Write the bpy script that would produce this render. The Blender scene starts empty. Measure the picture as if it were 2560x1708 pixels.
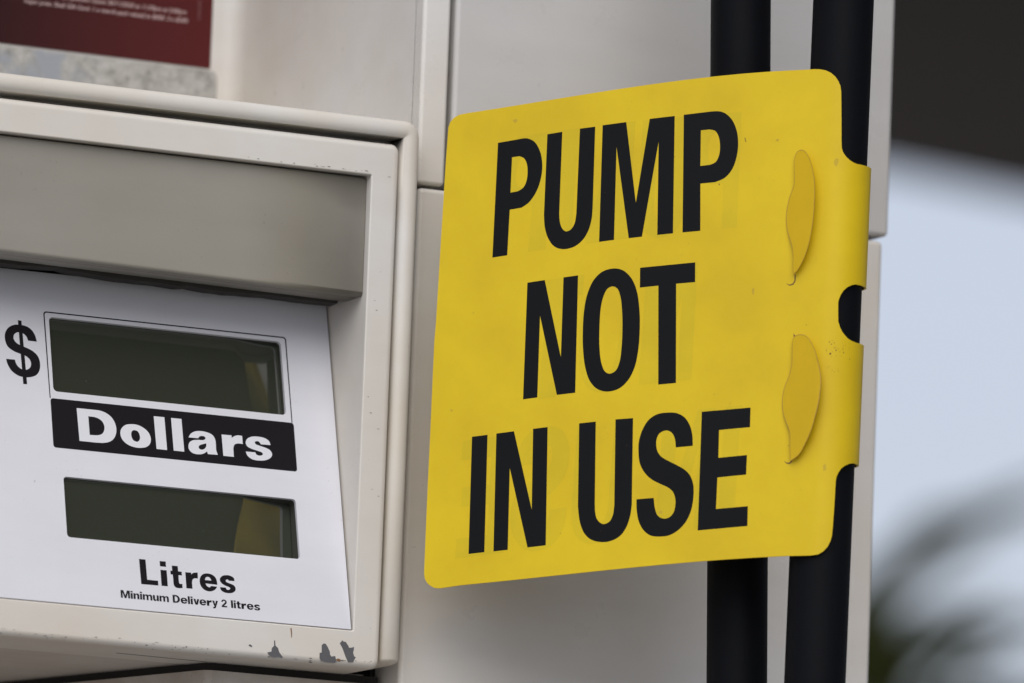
import bpy, bmesh, math, random
from mathutils import Vector, Matrix
from mathutils.geometry import tessellate_polygon
random.seed(4)
R = math.radians
scene = bpy.context.scene
col = scene.collection

# ------------------------------------------------------------------ camera
cam_d = bpy.data.cameras.new('camera'); cam = bpy.data.objects.new('camera', cam_d); col.objects.link(cam)
right = Vector((0.89760009, -0.43921398, 0.03748552)); up = Vector((-0.09763828, -0.11517019, 0.98853558))
fwd = Vector((0.42986143, 0.89096965, 0.14626087))
cam.matrix_world = Matrix(((right.x, up.x, -fwd.x, -1.62057759), (right.y, up.y, -fwd.y, -3.35895557),
                           (right.z, up.z, -fwd.z, -0.55140347), (0, 0, 0, 1)))
cam_d.sensor_width = 36; cam_d.lens = 300; cam_d.clip_start = 0.05; cam_d.clip_end = 3000
cam_d.dof.use_dof = True; cam_d.dof.focus_distance = 3.712; cam_d.dof.aperture_fstop = 7.5; cam_d.dof.aperture_blades = 9
scene.camera = cam
# ------------------------------------------------------------------ light
SUN_EL, SUN_AZ = R(45), R(207)          # azimuth clockwise from +Y
world = bpy.data.worlds.new('World'); scene.world = world; world.use_nodes = True
wn = world.node_tree; bg = wn.nodes['Background']
sky = wn.nodes.new('ShaderNodeTexSky'); sky.sky_type = 'NISHITA'; sky.sun_disc = False
sky.sun_elevation = SUN_EL; sky.sun_rotation = SUN_AZ; sky.air_density = 1.3; sky.dust_density = 3.0; sky.ozone_density = 2.5
ov = wn.nodes.new('ShaderNodeMix'); ov.data_type = 'RGBA'; ov.inputs[0].default_value = 0.72      # thin overcast over the clear sky
ov.inputs[7].default_value = (5.8, 6.15, 7.3, 1); wn.links.new(sky.outputs[0], ov.inputs[6]); wn.links.new(ov.outputs[2], bg.inputs['Color']); bg.inputs['Strength'].default_value = 0.09
sd = bpy.data.lights.new('sun', 'SUN'); sun = bpy.data.objects.new('sun', sd); col.objects.link(sun)
sd.energy = 1.5; sd.angle = R(55); sd.color = (1.0, 0.96, 0.91)
sdir = Vector((math.sin(SUN_AZ) * math.cos(SUN_EL), math.cos(SUN_AZ) * math.cos(SUN_EL), math.sin(SUN_EL)))
sun.rotation_euler = sdir.to_track_quat('Z', 'Y').to_euler()
scene.view_settings.view_transform = 'Standard'; scene.view_settings.look = 'None'
scene.view_settings.gamma = 1; scene.view_settings.use_curve_mapping = False
scene.view_settings.exposure = 0.35

# ------------------------------------------------------------------ traced outlines, millimetres on their own surface
SIGN_LETTERS = [[[[-150.38,87.09],[-141.04,88.47],[-140.17,88.6],[-139.24,88.77],[-138.28,88.88],[-137.33,88.84],[-136.37,88.64],[-135.39,88.32],[-134.45,87.87],[-133.6,87.29],[-132.9,86.62],[-132.27,85.81],[-131.69,84.9],[-131.18,83.95],[-130.73,82.99],[-130.38,82.1],[-130.09,81.17],[-129.85,80.21],[-129.66,79.24],[-129.5,78.26],[-129.39,77.3],[-129.32,76.36],[-129.29,75.42],[-129.3,74.49],[-129.36,73.55],[-129.45,72.6],[-129.58,71.65],[-129.74,70.77],[-129.92,69.87],[-130.14,68.96],[-130.39,68.06],[-130.67,67.17],[-130.99,66.3],[-131.34,65.47],[-131.79,64.55],[-132.28,63.64],[-132.83,62.76],[-133.4,61.92],[-134.01,61.14],[-134.63,60.45],[-135.46,59.73],[-136.35,59.13],[-137.24,58.6],[-138.05,58.09],[-143.44,57.29],[-143.61,37.13],[-150.43,36.24]],[[-143.54,80.54],[-140.07,80.92],[-139,80.57],[-137.96,80.03],[-137.37,79.31],[-136.9,78.41],[-136.53,77.45],[-136.25,76.37],[-136.09,75.22],[-136.01,74.04],[-135.99,73.06],[-136.02,72.05],[-136.11,71.04],[-136.28,70.09],[-136.6,68.97],[-137.02,67.91],[-137.61,67.01],[-138.39,66.35],[-139.32,65.84],[-140.18,65.36],[-143.47,64.86]]],[[[-127.68,90.39],[-120.85,91.38],[-120.49,55.11],[-120.39,54.04],[-120.29,52.87],[-120.09,51.72],[-119.78,50.61],[-119.39,49.53],[-118.88,48.6],[-118.03,47.68],[-117.05,47.16],[-115.96,47.35],[-114.92,47.97],[-114.27,48.65],[-113.73,49.51],[-113.29,50.48],[-113.06,51.3],[-112.91,52.22],[-112.81,53.19],[-112.73,54.13],[-112.63,54.98],[-112.81,92.57],[-105.82,93.33],[-105.28,57.67],[-105.3,56.74],[-105.32,55.73],[-105.34,54.69],[-105.39,53.63],[-105.5,52.61],[-105.66,51.58],[-105.85,50.55],[-106.09,49.52],[-106.37,48.52],[-106.72,47.56],[-107.1,46.66],[-107.53,45.78],[-108.01,44.93],[-108.54,44.13],[-109.14,43.38],[-109.82,42.66],[-110.56,41.98],[-111.35,41.35],[-112.2,40.8],[-113.09,40.34],[-114.07,39.98],[-115.13,39.69],[-116.22,39.49],[-117.3,39.39],[-118.31,39.41],[-119.35,39.57],[-120.36,39.85],[-121.32,40.25],[-122.19,40.77],[-123.01,41.46],[-123.74,42.3],[-124.4,43.23],[-125,44.2],[-125.47,45.08],[-125.88,46.02],[-126.24,47],[-126.55,48.01],[-126.82,49.02],[-127.01,49.95],[-127.15,50.92],[-127.26,51.9],[-127.34,52.88],[-127.42,53.81],[-127.51,54.68]]],[[[-102.45,93.89],[-91.72,95.09],[-85.67,59.33],[-81.08,96.31],[-69.78,97.4],[-68.2,45.65],[-75.27,45.02],[-76.55,86.19],[-82.19,44.38],[-88.19,43.79],[-95.63,84.16],[-94.84,43.16],[-101.62,42.36]]],[[[-65.69,97.84],[-53.35,99.09],[-52.34,99.14],[-51.25,99.19],[-50.19,99.16],[-48.87,98.96],[-47.57,98.49],[-46.85,98.08],[-46.09,97.55],[-45.34,96.93],[-44.63,96.25],[-43.99,95.51],[-43.46,94.78],[-42.97,93.97],[-42.53,93.11],[-42.13,92.22],[-41.77,91.32],[-41.47,90.42],[-41.21,89.51],[-41,88.58],[-40.84,87.63],[-40.72,86.68],[-40.64,85.73],[-40.58,84.79],[-40.56,83.85],[-40.57,82.91],[-40.61,81.97],[-40.69,81.04],[-40.81,80.11],[-40.96,79.18],[-41.16,78.22],[-41.38,77.25],[-41.64,76.28],[-41.95,75.34],[-42.31,74.44],[-42.72,73.59],[-43.25,72.7],[-43.85,71.85],[-44.52,71.05],[-45.23,70.33],[-45.99,69.71],[-46.78,69.23],[-47.65,68.84],[-48.55,68.51],[-49.42,68.21],[-50.21,67.91],[-56.8,67.39],[-55.91,46.62],[-63.89,45.99]],[[-57.64,90.84],[-53.85,91.17],[-52.53,90.98],[-51.24,90.57],[-50.54,89.89],[-49.98,89],[-49.51,88.01],[-49.19,87.04],[-48.95,85.97],[-48.79,84.86],[-48.69,83.78],[-48.64,82.78],[-48.66,81.77],[-48.74,80.79],[-48.91,79.85],[-49.25,78.72],[-49.71,77.65],[-50.33,76.79],[-51.11,76.26],[-52.02,75.91],[-52.86,75.59],[-57.16,75.14]]],[[[-133.66,24.84],[-125.72,25.88],[-116.67,-8.17],[-117.17,26.92],[-110.53,27.73],[-109.34,-23.89],[-117.71,-24.76],[-127.12,10.16],[-126.61,-25.78],[-133.12,-26.57]]],[[[-93.77,30.53],[-92.72,30.45],[-91.71,30.24],[-90.74,29.92],[-89.8,29.47],[-88.97,28.94],[-88.15,28.29],[-87.37,27.54],[-86.64,26.73],[-85.97,25.88],[-85.43,25.07],[-84.94,24.2],[-84.49,23.29],[-84.09,22.33],[-83.71,21.33],[-83.36,20.3],[-83.11,19.43],[-82.87,18.52],[-82.67,17.58],[-82.48,16.61],[-82.31,15.62],[-82.15,14.63],[-82.01,13.64],[-81.88,12.66],[-81.76,11.71],[-81.66,10.8],[-81.57,9.9],[-81.5,9.01],[-81.44,8.12],[-81.39,7.23],[-81.35,6.34],[-81.32,5.44],[-81.3,4.54],[-81.28,3.64],[-81.27,2.7],[-81.26,1.74],[-81.26,0.79],[-81.27,-0.17],[-81.28,-1.13],[-81.32,-2.09],[-81.36,-3.04],[-81.42,-3.98],[-81.5,-4.92],[-81.59,-5.84],[-81.69,-6.77],[-81.8,-7.69],[-81.92,-8.62],[-82.06,-9.53],[-82.22,-10.43],[-82.4,-11.3],[-82.61,-12.15],[-82.84,-12.96],[-83.13,-13.84],[-83.44,-14.68],[-83.78,-15.5],[-84.14,-16.3],[-84.54,-17.06],[-84.98,-17.78],[-85.45,-18.47],[-86.01,-19.21],[-86.61,-19.92],[-87.26,-20.58],[-87.95,-21.2],[-88.67,-21.75],[-89.44,-22.21],[-90.26,-22.6],[-91.16,-22.93],[-92.09,-23.19],[-93.03,-23.38],[-93.96,-23.49],[-94.86,-23.52],[-95.8,-23.47],[-96.73,-23.33],[-97.65,-23.1],[-98.53,-22.78],[-99.36,-22.37],[-100.17,-21.84],[-100.93,-21.2],[-101.65,-20.47],[-102.32,-19.67],[-102.93,-18.81],[-103.38,-18.07],[-103.78,-17.26],[-104.14,-16.41],[-104.47,-15.53],[-104.77,-14.61],[-105.05,-13.68],[-105.32,-12.74],[-105.54,-11.9],[-105.74,-11.03],[-105.92,-10.13],[-106.08,-9.22],[-106.23,-8.3],[-106.36,-7.38],[-106.48,-6.46],[-106.6,-5.55],[-106.7,-4.66],[-106.81,-3.7],[-106.89,-2.76],[-106.97,-1.83],[-107.03,-0.9],[-107.08,0.04],[-107.12,0.98],[-107.15,1.94],[-107.17,2.92],[-107.19,3.8],[-107.21,4.7],[-107.22,5.62],[-107.23,6.54],[-107.22,7.47],[-107.21,8.4],[-107.19,9.32],[-107.15,10.24],[-107.1,11.13],[-107.03,12.01],[-106.94,13],[-106.84,13.98],[-106.73,14.95],[-106.6,15.91],[-106.44,16.85],[-106.27,17.78],[-106.06,18.69],[-105.82,19.58],[-105.54,20.51],[-105.24,21.43],[-104.91,22.33],[-104.55,23.21],[-104.15,24.06],[-103.71,24.86],[-103.23,25.61],[-102.67,26.36],[-102.06,27.07],[-101.41,27.74],[-100.72,28.35],[-99.99,28.89],[-99.21,29.34],[-98.38,29.72],[-97.48,30.02],[-96.53,30.26],[-95.58,30.43],[-94.65,30.52]],[[-94.45,22.71],[-93.32,22.41],[-92.3,21.67],[-91.78,20.95],[-91.35,20.02],[-90.99,18.97],[-90.66,17.87],[-90.46,17.09],[-90.29,16.25],[-90.14,15.36],[-90.01,14.44],[-89.89,13.5],[-89.78,12.57],[-89.69,11.66],[-89.59,10.79],[-89.49,9.76],[-89.41,8.77],[-89.34,7.78],[-89.29,6.8],[-89.24,5.78],[-89.2,4.73],[-89.17,3.88],[-89.15,3],[-89.12,2.11],[-89.1,1.19],[-89.09,0.27],[-89.09,-0.65],[-89.09,-1.56],[-89.11,-2.46],[-89.13,-3.33],[-89.17,-4.25],[-89.2,-5.18],[-89.24,-6.11],[-89.29,-7.03],[-89.36,-7.92],[-89.46,-8.78],[-89.58,-9.61],[-89.74,-10.38],[-89.97,-11.31],[-90.23,-12.21],[-90.54,-13.04],[-90.91,-13.78],[-91.38,-14.39],[-92.23,-15.08],[-93.23,-15.56],[-94.18,-15.73],[-95.32,-15.39],[-96.33,-14.6],[-96.87,-13.86],[-97.33,-12.95],[-97.72,-11.91],[-98.08,-10.8],[-98.29,-10.03],[-98.48,-9.2],[-98.65,-8.33],[-98.8,-7.43],[-98.93,-6.5],[-99.05,-5.57],[-99.16,-4.64],[-99.25,-3.73],[-99.34,-2.8],[-99.42,-1.87],[-99.47,-0.94],[-99.52,-0.01],[-99.55,0.94],[-99.58,1.89],[-99.6,2.86],[-99.62,3.84],[-99.63,4.73],[-99.65,5.64],[-99.66,6.58],[-99.66,7.53],[-99.66,8.48],[-99.65,9.42],[-99.63,10.34],[-99.6,11.24],[-99.55,12.11],[-99.48,12.93],[-99.36,13.95],[-99.23,14.94],[-99.08,15.89],[-98.89,16.8],[-98.68,17.66],[-98.43,18.47],[-98.09,19.41],[-97.72,20.31],[-97.28,21.1],[-96.75,21.73],[-95.65,22.45]]],[[[-82.39,30.69],[-57.55,32.76],[-57.21,24.09],[-65.73,23.48],[-63.83,-20.01],[-71.78,-20.65],[-73.74,22.71],[-82.09,22]]],[[[-155.89,-42.76],[-148.73,-41.99],[-147.6,-93.49],[-154.87,-94.23]]],[[[-144.68,-41.47],[-136.61,-40.55],[-126.75,-74.92],[-127.85,-39.57],[-121.22,-38.85],[-119.55,-90.63],[-127.86,-91.54],[-137.74,-56.67],[-136.89,-92.49],[-143.43,-93.18]]],[[[-106.87,-37.37],[-99.35,-36.65],[-98.08,-72.7],[-98,-73.75],[-97.91,-74.9],[-97.75,-76.04],[-97.52,-77.2],[-97.22,-78.36],[-96.72,-79.38],[-95.95,-80.28],[-95,-81.04],[-94.01,-81.45],[-93.03,-81.42],[-92.02,-81.06],[-91.17,-80.52],[-90.52,-79.76],[-90.05,-78.8],[-89.68,-77.74],[-89.49,-76.92],[-89.38,-76],[-89.31,-75.05],[-89.26,-74.13],[-89.2,-73.29],[-90.4,-35.77],[-82.5,-35.27],[-81.28,-73.33],[-81.36,-74.14],[-81.43,-75.02],[-81.51,-75.93],[-81.61,-76.86],[-81.77,-77.77],[-81.94,-78.61],[-82.14,-79.46],[-82.36,-80.32],[-82.62,-81.17],[-82.92,-81.99],[-83.26,-82.77],[-83.7,-83.63],[-84.18,-84.47],[-84.71,-85.26],[-85.3,-86],[-85.96,-86.65],[-86.7,-87.23],[-87.53,-87.74],[-88.4,-88.19],[-89.3,-88.56],[-90.19,-88.87],[-91.25,-89.12],[-92.33,-89.27],[-93.42,-89.33],[-94.51,-89.3],[-95.63,-89.19],[-96.77,-88.99],[-97.87,-88.7],[-98.9,-88.28],[-99.83,-87.74],[-100.7,-87.09],[-101.5,-86.33],[-102.22,-85.48],[-102.71,-84.77],[-103.14,-83.99],[-103.53,-83.15],[-103.88,-82.28],[-104.2,-81.38],[-104.5,-80.46],[-104.75,-79.55],[-104.95,-78.58],[-105.13,-77.59],[-105.28,-76.58],[-105.42,-75.59],[-105.55,-74.65],[-105.69,-73.77]]],[[[-62.6,-48.15],[-55.01,-47.52],[-55.06,-46.57],[-55.1,-45.54],[-55.17,-44.47],[-55.31,-43.41],[-55.47,-42.51],[-55.66,-41.6],[-55.9,-40.7],[-56.19,-39.8],[-56.54,-38.95],[-56.98,-38.1],[-57.48,-37.24],[-58.04,-36.43],[-58.65,-35.68],[-59.3,-35.03],[-60.11,-34.43],[-60.99,-33.94],[-61.91,-33.54],[-62.83,-33.23],[-63.74,-33.03],[-64.66,-32.94],[-65.61,-32.91],[-66.58,-32.93],[-67.53,-32.96],[-68.53,-33.02],[-69.53,-33.12],[-70.52,-33.3],[-71.44,-33.57],[-72.31,-33.92],[-73.14,-34.35],[-73.93,-34.85],[-74.68,-35.42],[-75.36,-36.05],[-75.91,-36.68],[-76.42,-37.37],[-76.88,-38.12],[-77.3,-38.9],[-77.69,-39.7],[-78.04,-40.49],[-78.41,-41.46],[-78.73,-42.46],[-79,-43.48],[-79.21,-44.5],[-79.36,-45.5],[-79.44,-46.4],[-79.47,-47.28],[-79.45,-48.16],[-79.4,-49.05],[-79.33,-49.96],[-79.24,-50.96],[-79.14,-51.99],[-78.99,-53.02],[-78.79,-54.02],[-78.51,-54.98],[-78.09,-56.02],[-77.57,-57.03],[-76.97,-57.98],[-76.31,-58.88],[-75.58,-59.73],[-74.77,-60.54],[-73.91,-61.28],[-73,-61.96],[-72.22,-62.45],[-71.39,-62.88],[-70.54,-63.28],[-69.7,-63.66],[-68.88,-64.03],[-67.96,-64.43],[-67.05,-64.8],[-66.17,-65.17],[-65.36,-65.6],[-64.46,-66.18],[-63.65,-66.82],[-62.97,-67.56],[-62.44,-68.5],[-62.06,-69.56],[-61.8,-70.62],[-61.66,-71.54],[-61.63,-72.46],[-61.67,-73.39],[-61.77,-74.43],[-61.94,-75.48],[-62.28,-76.45],[-62.78,-77.3],[-63.43,-78.08],[-64.18,-78.66],[-65.04,-79.01],[-65.99,-79.19],[-66.91,-79.15],[-67.8,-78.9],[-68.66,-78.44],[-69.39,-77.81],[-69.87,-77.13],[-70.24,-76.3],[-70.54,-75.4],[-70.81,-74.48],[-71.01,-73.64],[-71.17,-72.74],[-71.3,-71.83],[-71.41,-70.95],[-71.53,-70.14],[-79.27,-70.72],[-79.23,-71.71],[-79.19,-72.78],[-79.13,-73.89],[-79.01,-75],[-78.87,-76],[-78.7,-77.02],[-78.49,-78.05],[-78.23,-79.06],[-77.91,-80.01],[-77.48,-81.07],[-76.97,-82.08],[-76.38,-83.04],[-75.72,-83.91],[-75,-84.66],[-74.2,-85.36],[-73.34,-85.95],[-72.44,-86.41],[-71.48,-86.72],[-70.47,-86.88],[-69.43,-86.96],[-68.39,-86.98],[-67.48,-86.97],[-66.55,-86.92],[-65.61,-86.83],[-64.7,-86.67],[-63.82,-86.43],[-62.99,-86.11],[-62.17,-85.72],[-61.39,-85.27],[-60.63,-84.77],[-59.91,-84.22],[-59.19,-83.6],[-58.49,-82.94],[-57.83,-82.22],[-57.21,-81.44],[-56.64,-80.62],[-56.15,-79.8],[-55.7,-78.92],[-55.29,-78],[-54.92,-77.04],[-54.6,-76.06],[-54.32,-75.08],[-54.12,-74.16],[-53.96,-73.2],[-53.84,-72.21],[-53.75,-71.23],[-53.69,-70.25],[-53.66,-69.31],[-53.65,-68.42],[-53.66,-67.47],[-53.69,-66.56],[-53.77,-65.68],[-53.89,-64.82],[-54.08,-63.98],[-54.41,-62.94],[-54.82,-61.92],[-55.31,-60.95],[-55.86,-60.08],[-56.58,-59.24],[-57.38,-58.52],[-58.26,-57.85],[-59.07,-57.32],[-59.95,-56.83],[-60.86,-56.36],[-61.79,-55.89],[-62.81,-55.39],[-63.87,-54.9],[-64.91,-54.41],[-65.9,-53.93],[-66.96,-53.39],[-67.96,-52.86],[-68.85,-52.24],[-69.56,-51.56],[-70.18,-50.81],[-70.68,-50.01],[-71.05,-49.12],[-71.29,-48.17],[-71.44,-47.22],[-71.53,-46.28],[-71.53,-45.34],[-71.4,-44.43],[-71.14,-43.53],[-70.76,-42.66],[-70.19,-41.93],[-69.28,-41.32],[-68.16,-40.88],[-67.08,-40.73],[-65.84,-41],[-64.74,-41.69],[-64.1,-42.46],[-63.58,-43.44],[-63.18,-44.48],[-62.95,-45.37],[-62.81,-46.33],[-62.71,-47.29]]],[[[-51.62,-32.68],[-29.89,-30.95],[-29.74,-39.46],[-43.53,-40.68],[-43.27,-52.79],[-30.56,-51.61],[-30.58,-60.1],[-43.34,-61.34],[-43.35,-75.04],[-29.18,-73.84],[-29.02,-82.42],[-51.1,-84.34]]]]
SIGN_OUTLINE = [[-173.97,93.56],[-173.93,94.65],[-173.18,96.91],[-171.56,98.78],[-169.04,100.08],[-165.72,100.64],[-159.08,101.45],[-149.64,102.66],[-135.51,104.53],[-121.44,106.42],[-107.44,108.3],[-93.5,110.1],[-79.61,111.78],[-65.77,113.3],[-51.97,114.61],[-40.04,115.55],[-29.06,116.21],[-19.93,116.61],[-10.81,116.93],[-8.08,117.07],[-5.35,116.94],[-2.78,116.45],[-0.45,115.34],[1.41,113.8],[2.83,111.75],[3.8,109.72],[4.26,107.04],[4.81,95.84],[5.26,85.11],[5.48,82.52],[5.91,81],[6.71,79.7],[7.89,78.37],[9.36,77.27],[11.09,76.46],[12.92,76.07],[54,76.07],[54,23.69],[14.97,23.69],[12.61,23.09],[10.54,21.94],[8.88,20.38],[7.63,18.32],[6.97,16.32],[6.71,15.08],[6.83,10.8],[7.07,6.53],[7.14,6.49],[7.86,4.4],[8.9,2.47],[10.36,0.83],[11.95,-0.42],[13.88,-1.17],[16.51,-1.57],[54,-1.57],[54,-53.82],[18.12,-53.82],[15.23,-54.42],[12.88,-55.54],[11.15,-56.94],[9.88,-58.88],[9.11,-60.77],[8.87,-62.61],[8.71,-73.57],[8.41,-82.7],[8.2,-86.38],[7.66,-88.63],[6.59,-91.08],[4.91,-93.2],[2.78,-94.6],[-0.31,-95.17],[-10.68,-95.39],[-24.25,-96.06],[-36.04,-96.79],[-46.95,-97.57],[-65.19,-99.08],[-83.53,-100.76],[-97.34,-102.1],[-111.22,-103.48],[-125.15,-104.86],[-139.15,-106.2],[-157.9,-107.89],[-166.37,-109.04],[-168.26,-109.21],[-170.18,-108.93],[-172.13,-107.93],[-173.62,-106.67],[-174.56,-105.14],[-175.04,-103.17],[-175.13,-101.38],[-175.3,-83.44],[-175.43,-62.78],[-175.45,-40.29],[-175.57,-19.56],[-175.65,0.3],[-175.3,8.32],[-175.09,26.41],[-174.88,44.52],[-174.62,61.76],[-174.37,79.01]]
SIGN_TONGUES = [[[-14.74,76.41],[-14.74,75.6],[-14.68,74.63],[-14.6,73.53],[-14.49,72.35],[-14.39,71.13],[-14.31,69.9],[-14.27,68.7],[-14.29,67.57],[-14.37,66.55],[-14.6,65.42],[-14.92,64.36],[-15.3,63.34],[-15.69,62.36],[-16.06,61.39],[-16.36,60.42],[-16.67,59.16],[-16.94,57.94],[-17.17,56.73],[-17.34,55.51],[-17.46,54.29],[-17.54,53.07],[-17.56,51.84],[-17.5,50.59],[-17.36,49.5],[-17.17,48.39],[-16.92,47.27],[-16.63,46.16],[-16.32,45.05],[-15.93,43.92],[-15.48,42.77],[-15.01,41.64],[-14.56,40.54],[-14.2,39.5],[-13.84,38.24],[-13.56,37.06],[-13.35,35.81],[-13.23,34.62],[-13.17,33.37],[-13.13,32.11],[-13.08,30.9],[-12.99,29.46],[-12.91,28.07],[-12.83,26.79],[-12.04,27.27],[-11.2,27.94],[-10.53,28.76],[-9.86,29.79],[-9.19,30.93],[-8.57,32.09],[-8.07,33.1],[-7.58,34.14],[-7.13,35.23],[-6.71,36.37],[-6.31,37.59],[-6.06,38.5],[-5.82,39.46],[-5.59,40.45],[-5.38,41.48],[-5.18,42.53],[-4.99,43.6],[-4.82,44.67],[-4.67,45.73],[-4.53,46.79],[-4.4,47.86],[-4.28,48.94],[-4.19,50.04],[-4.11,51.14],[-4.04,52.24],[-3.98,53.34],[-3.94,54.43],[-3.91,55.53],[-3.89,56.61],[-3.88,57.79],[-3.88,58.99],[-3.9,60.19],[-3.93,61.38],[-3.97,62.56],[-4.04,63.7],[-4.12,64.79],[-4.22,65.83],[-4.37,67.03],[-4.55,68.15],[-4.75,69.22],[-4.99,70.29],[-5.27,71.38],[-5.62,72.58],[-6,73.81],[-6.43,75.04],[-6.9,76.2],[-7.4,77.25],[-8.12,78.53],[-8.9,79.69],[-9.73,80.54],[-10.68,81.05],[-11.63,81.24],[-12.44,81.1],[-13.17,80.7],[-13.92,79.84],[-14.47,78.74],[-14.68,77.7]],[[-12.07,-3.77],[-12.05,-4.65],[-12.02,-5.72],[-11.97,-6.9],[-11.93,-8.15],[-11.9,-9.41],[-11.91,-10.62],[-11.97,-11.72],[-12.09,-12.89],[-12.25,-14.02],[-12.46,-15.1],[-12.7,-16.16],[-12.98,-17.21],[-13.33,-18.21],[-13.75,-19.18],[-14.19,-20.13],[-14.61,-21.1],[-14.95,-22.09],[-15.23,-23.16],[-15.46,-24.24],[-15.65,-25.34],[-15.78,-26.46],[-15.83,-27.59],[-15.81,-28.81],[-15.72,-30.06],[-15.55,-31.32],[-15.33,-32.55],[-15.07,-33.7],[-14.7,-34.84],[-14.26,-35.91],[-13.78,-36.95],[-13.32,-37.97],[-12.73,-39.18],[-12.14,-40.35],[-11.67,-41.64],[-11.45,-42.74],[-11.31,-43.94],[-11.23,-45.19],[-11.17,-46.46],[-11.09,-47.74],[-11.01,-48.88],[-10.93,-50.06],[-10.86,-51.26],[-10.79,-52.44],[-10.73,-53.57],[-10.67,-54.62],[-9.74,-54.04],[-8.7,-53.43],[-7.69,-52.76],[-6.8,-52.01],[-6.12,-51.2],[-5.55,-50.32],[-5.02,-49.37],[-4.47,-48.36],[-3.98,-47.45],[-3.48,-46.47],[-2.99,-45.45],[-2.5,-44.4],[-2.05,-43.33],[-1.63,-42.27],[-1.25,-41.19],[-0.9,-40.11],[-0.58,-39.01],[-0.28,-37.89],[-0,-36.74],[0.25,-35.57],[0.45,-34.55],[0.64,-33.51],[0.81,-32.45],[0.97,-31.37],[1.11,-30.28],[1.23,-29.19],[1.34,-28.1],[1.43,-27.02],[1.5,-25.95],[1.57,-24.88],[1.62,-23.81],[1.66,-22.73],[1.67,-21.66],[1.66,-20.59],[1.62,-19.53],[1.55,-18.48],[1.44,-17.31],[1.29,-16.14],[1.1,-14.97],[0.89,-13.82],[0.65,-12.69],[0.39,-11.59],[0.11,-10.55],[-0.23,-9.36],[-0.59,-8.22],[-1,-7.12],[-1.45,-6.07],[-1.99,-5.04],[-2.6,-4],[-3.29,-2.95],[-4.04,-1.96],[-4.82,-1.1],[-5.61,-0.44],[-6.65,0.1],[-7.73,0.4],[-8.76,0.5],[-10.12,0.3],[-11.23,-0.22],[-11.74,-0.85],[-12.04,-1.63],[-12.12,-2.57]]]
SIGN_SLITS = [[[-12.79,27.22],[-12.21,26.72],[-12.28,24.15],[-13.15,22.56],[-14.88,22.08],[-16.43,23.2],[-14.77,22.57],[-13.43,23.17],[-12.79,24.4]],[[-12.35,1.31],[-11.44,0.39],[-11.39,-0.83],[-11.94,-1.01],[-11.91,-11.72],[-12.16,-11.72],[-12.24,-1.32],[-11.98,-0.1]],[[-14.97,78.75],[-14.49,76.4],[-14.44,66.55],[-14.69,66.55],[-14.87,76.41]],[[-11.48,-41.64],[-10.97,-47.74],[-10.36,-54.56],[-11.31,-55.53],[-12.87,-55.41],[-14.18,-54.07],[-12.77,-54.92],[-11.53,-54.93],[-10.94,-54.07]]]
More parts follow.
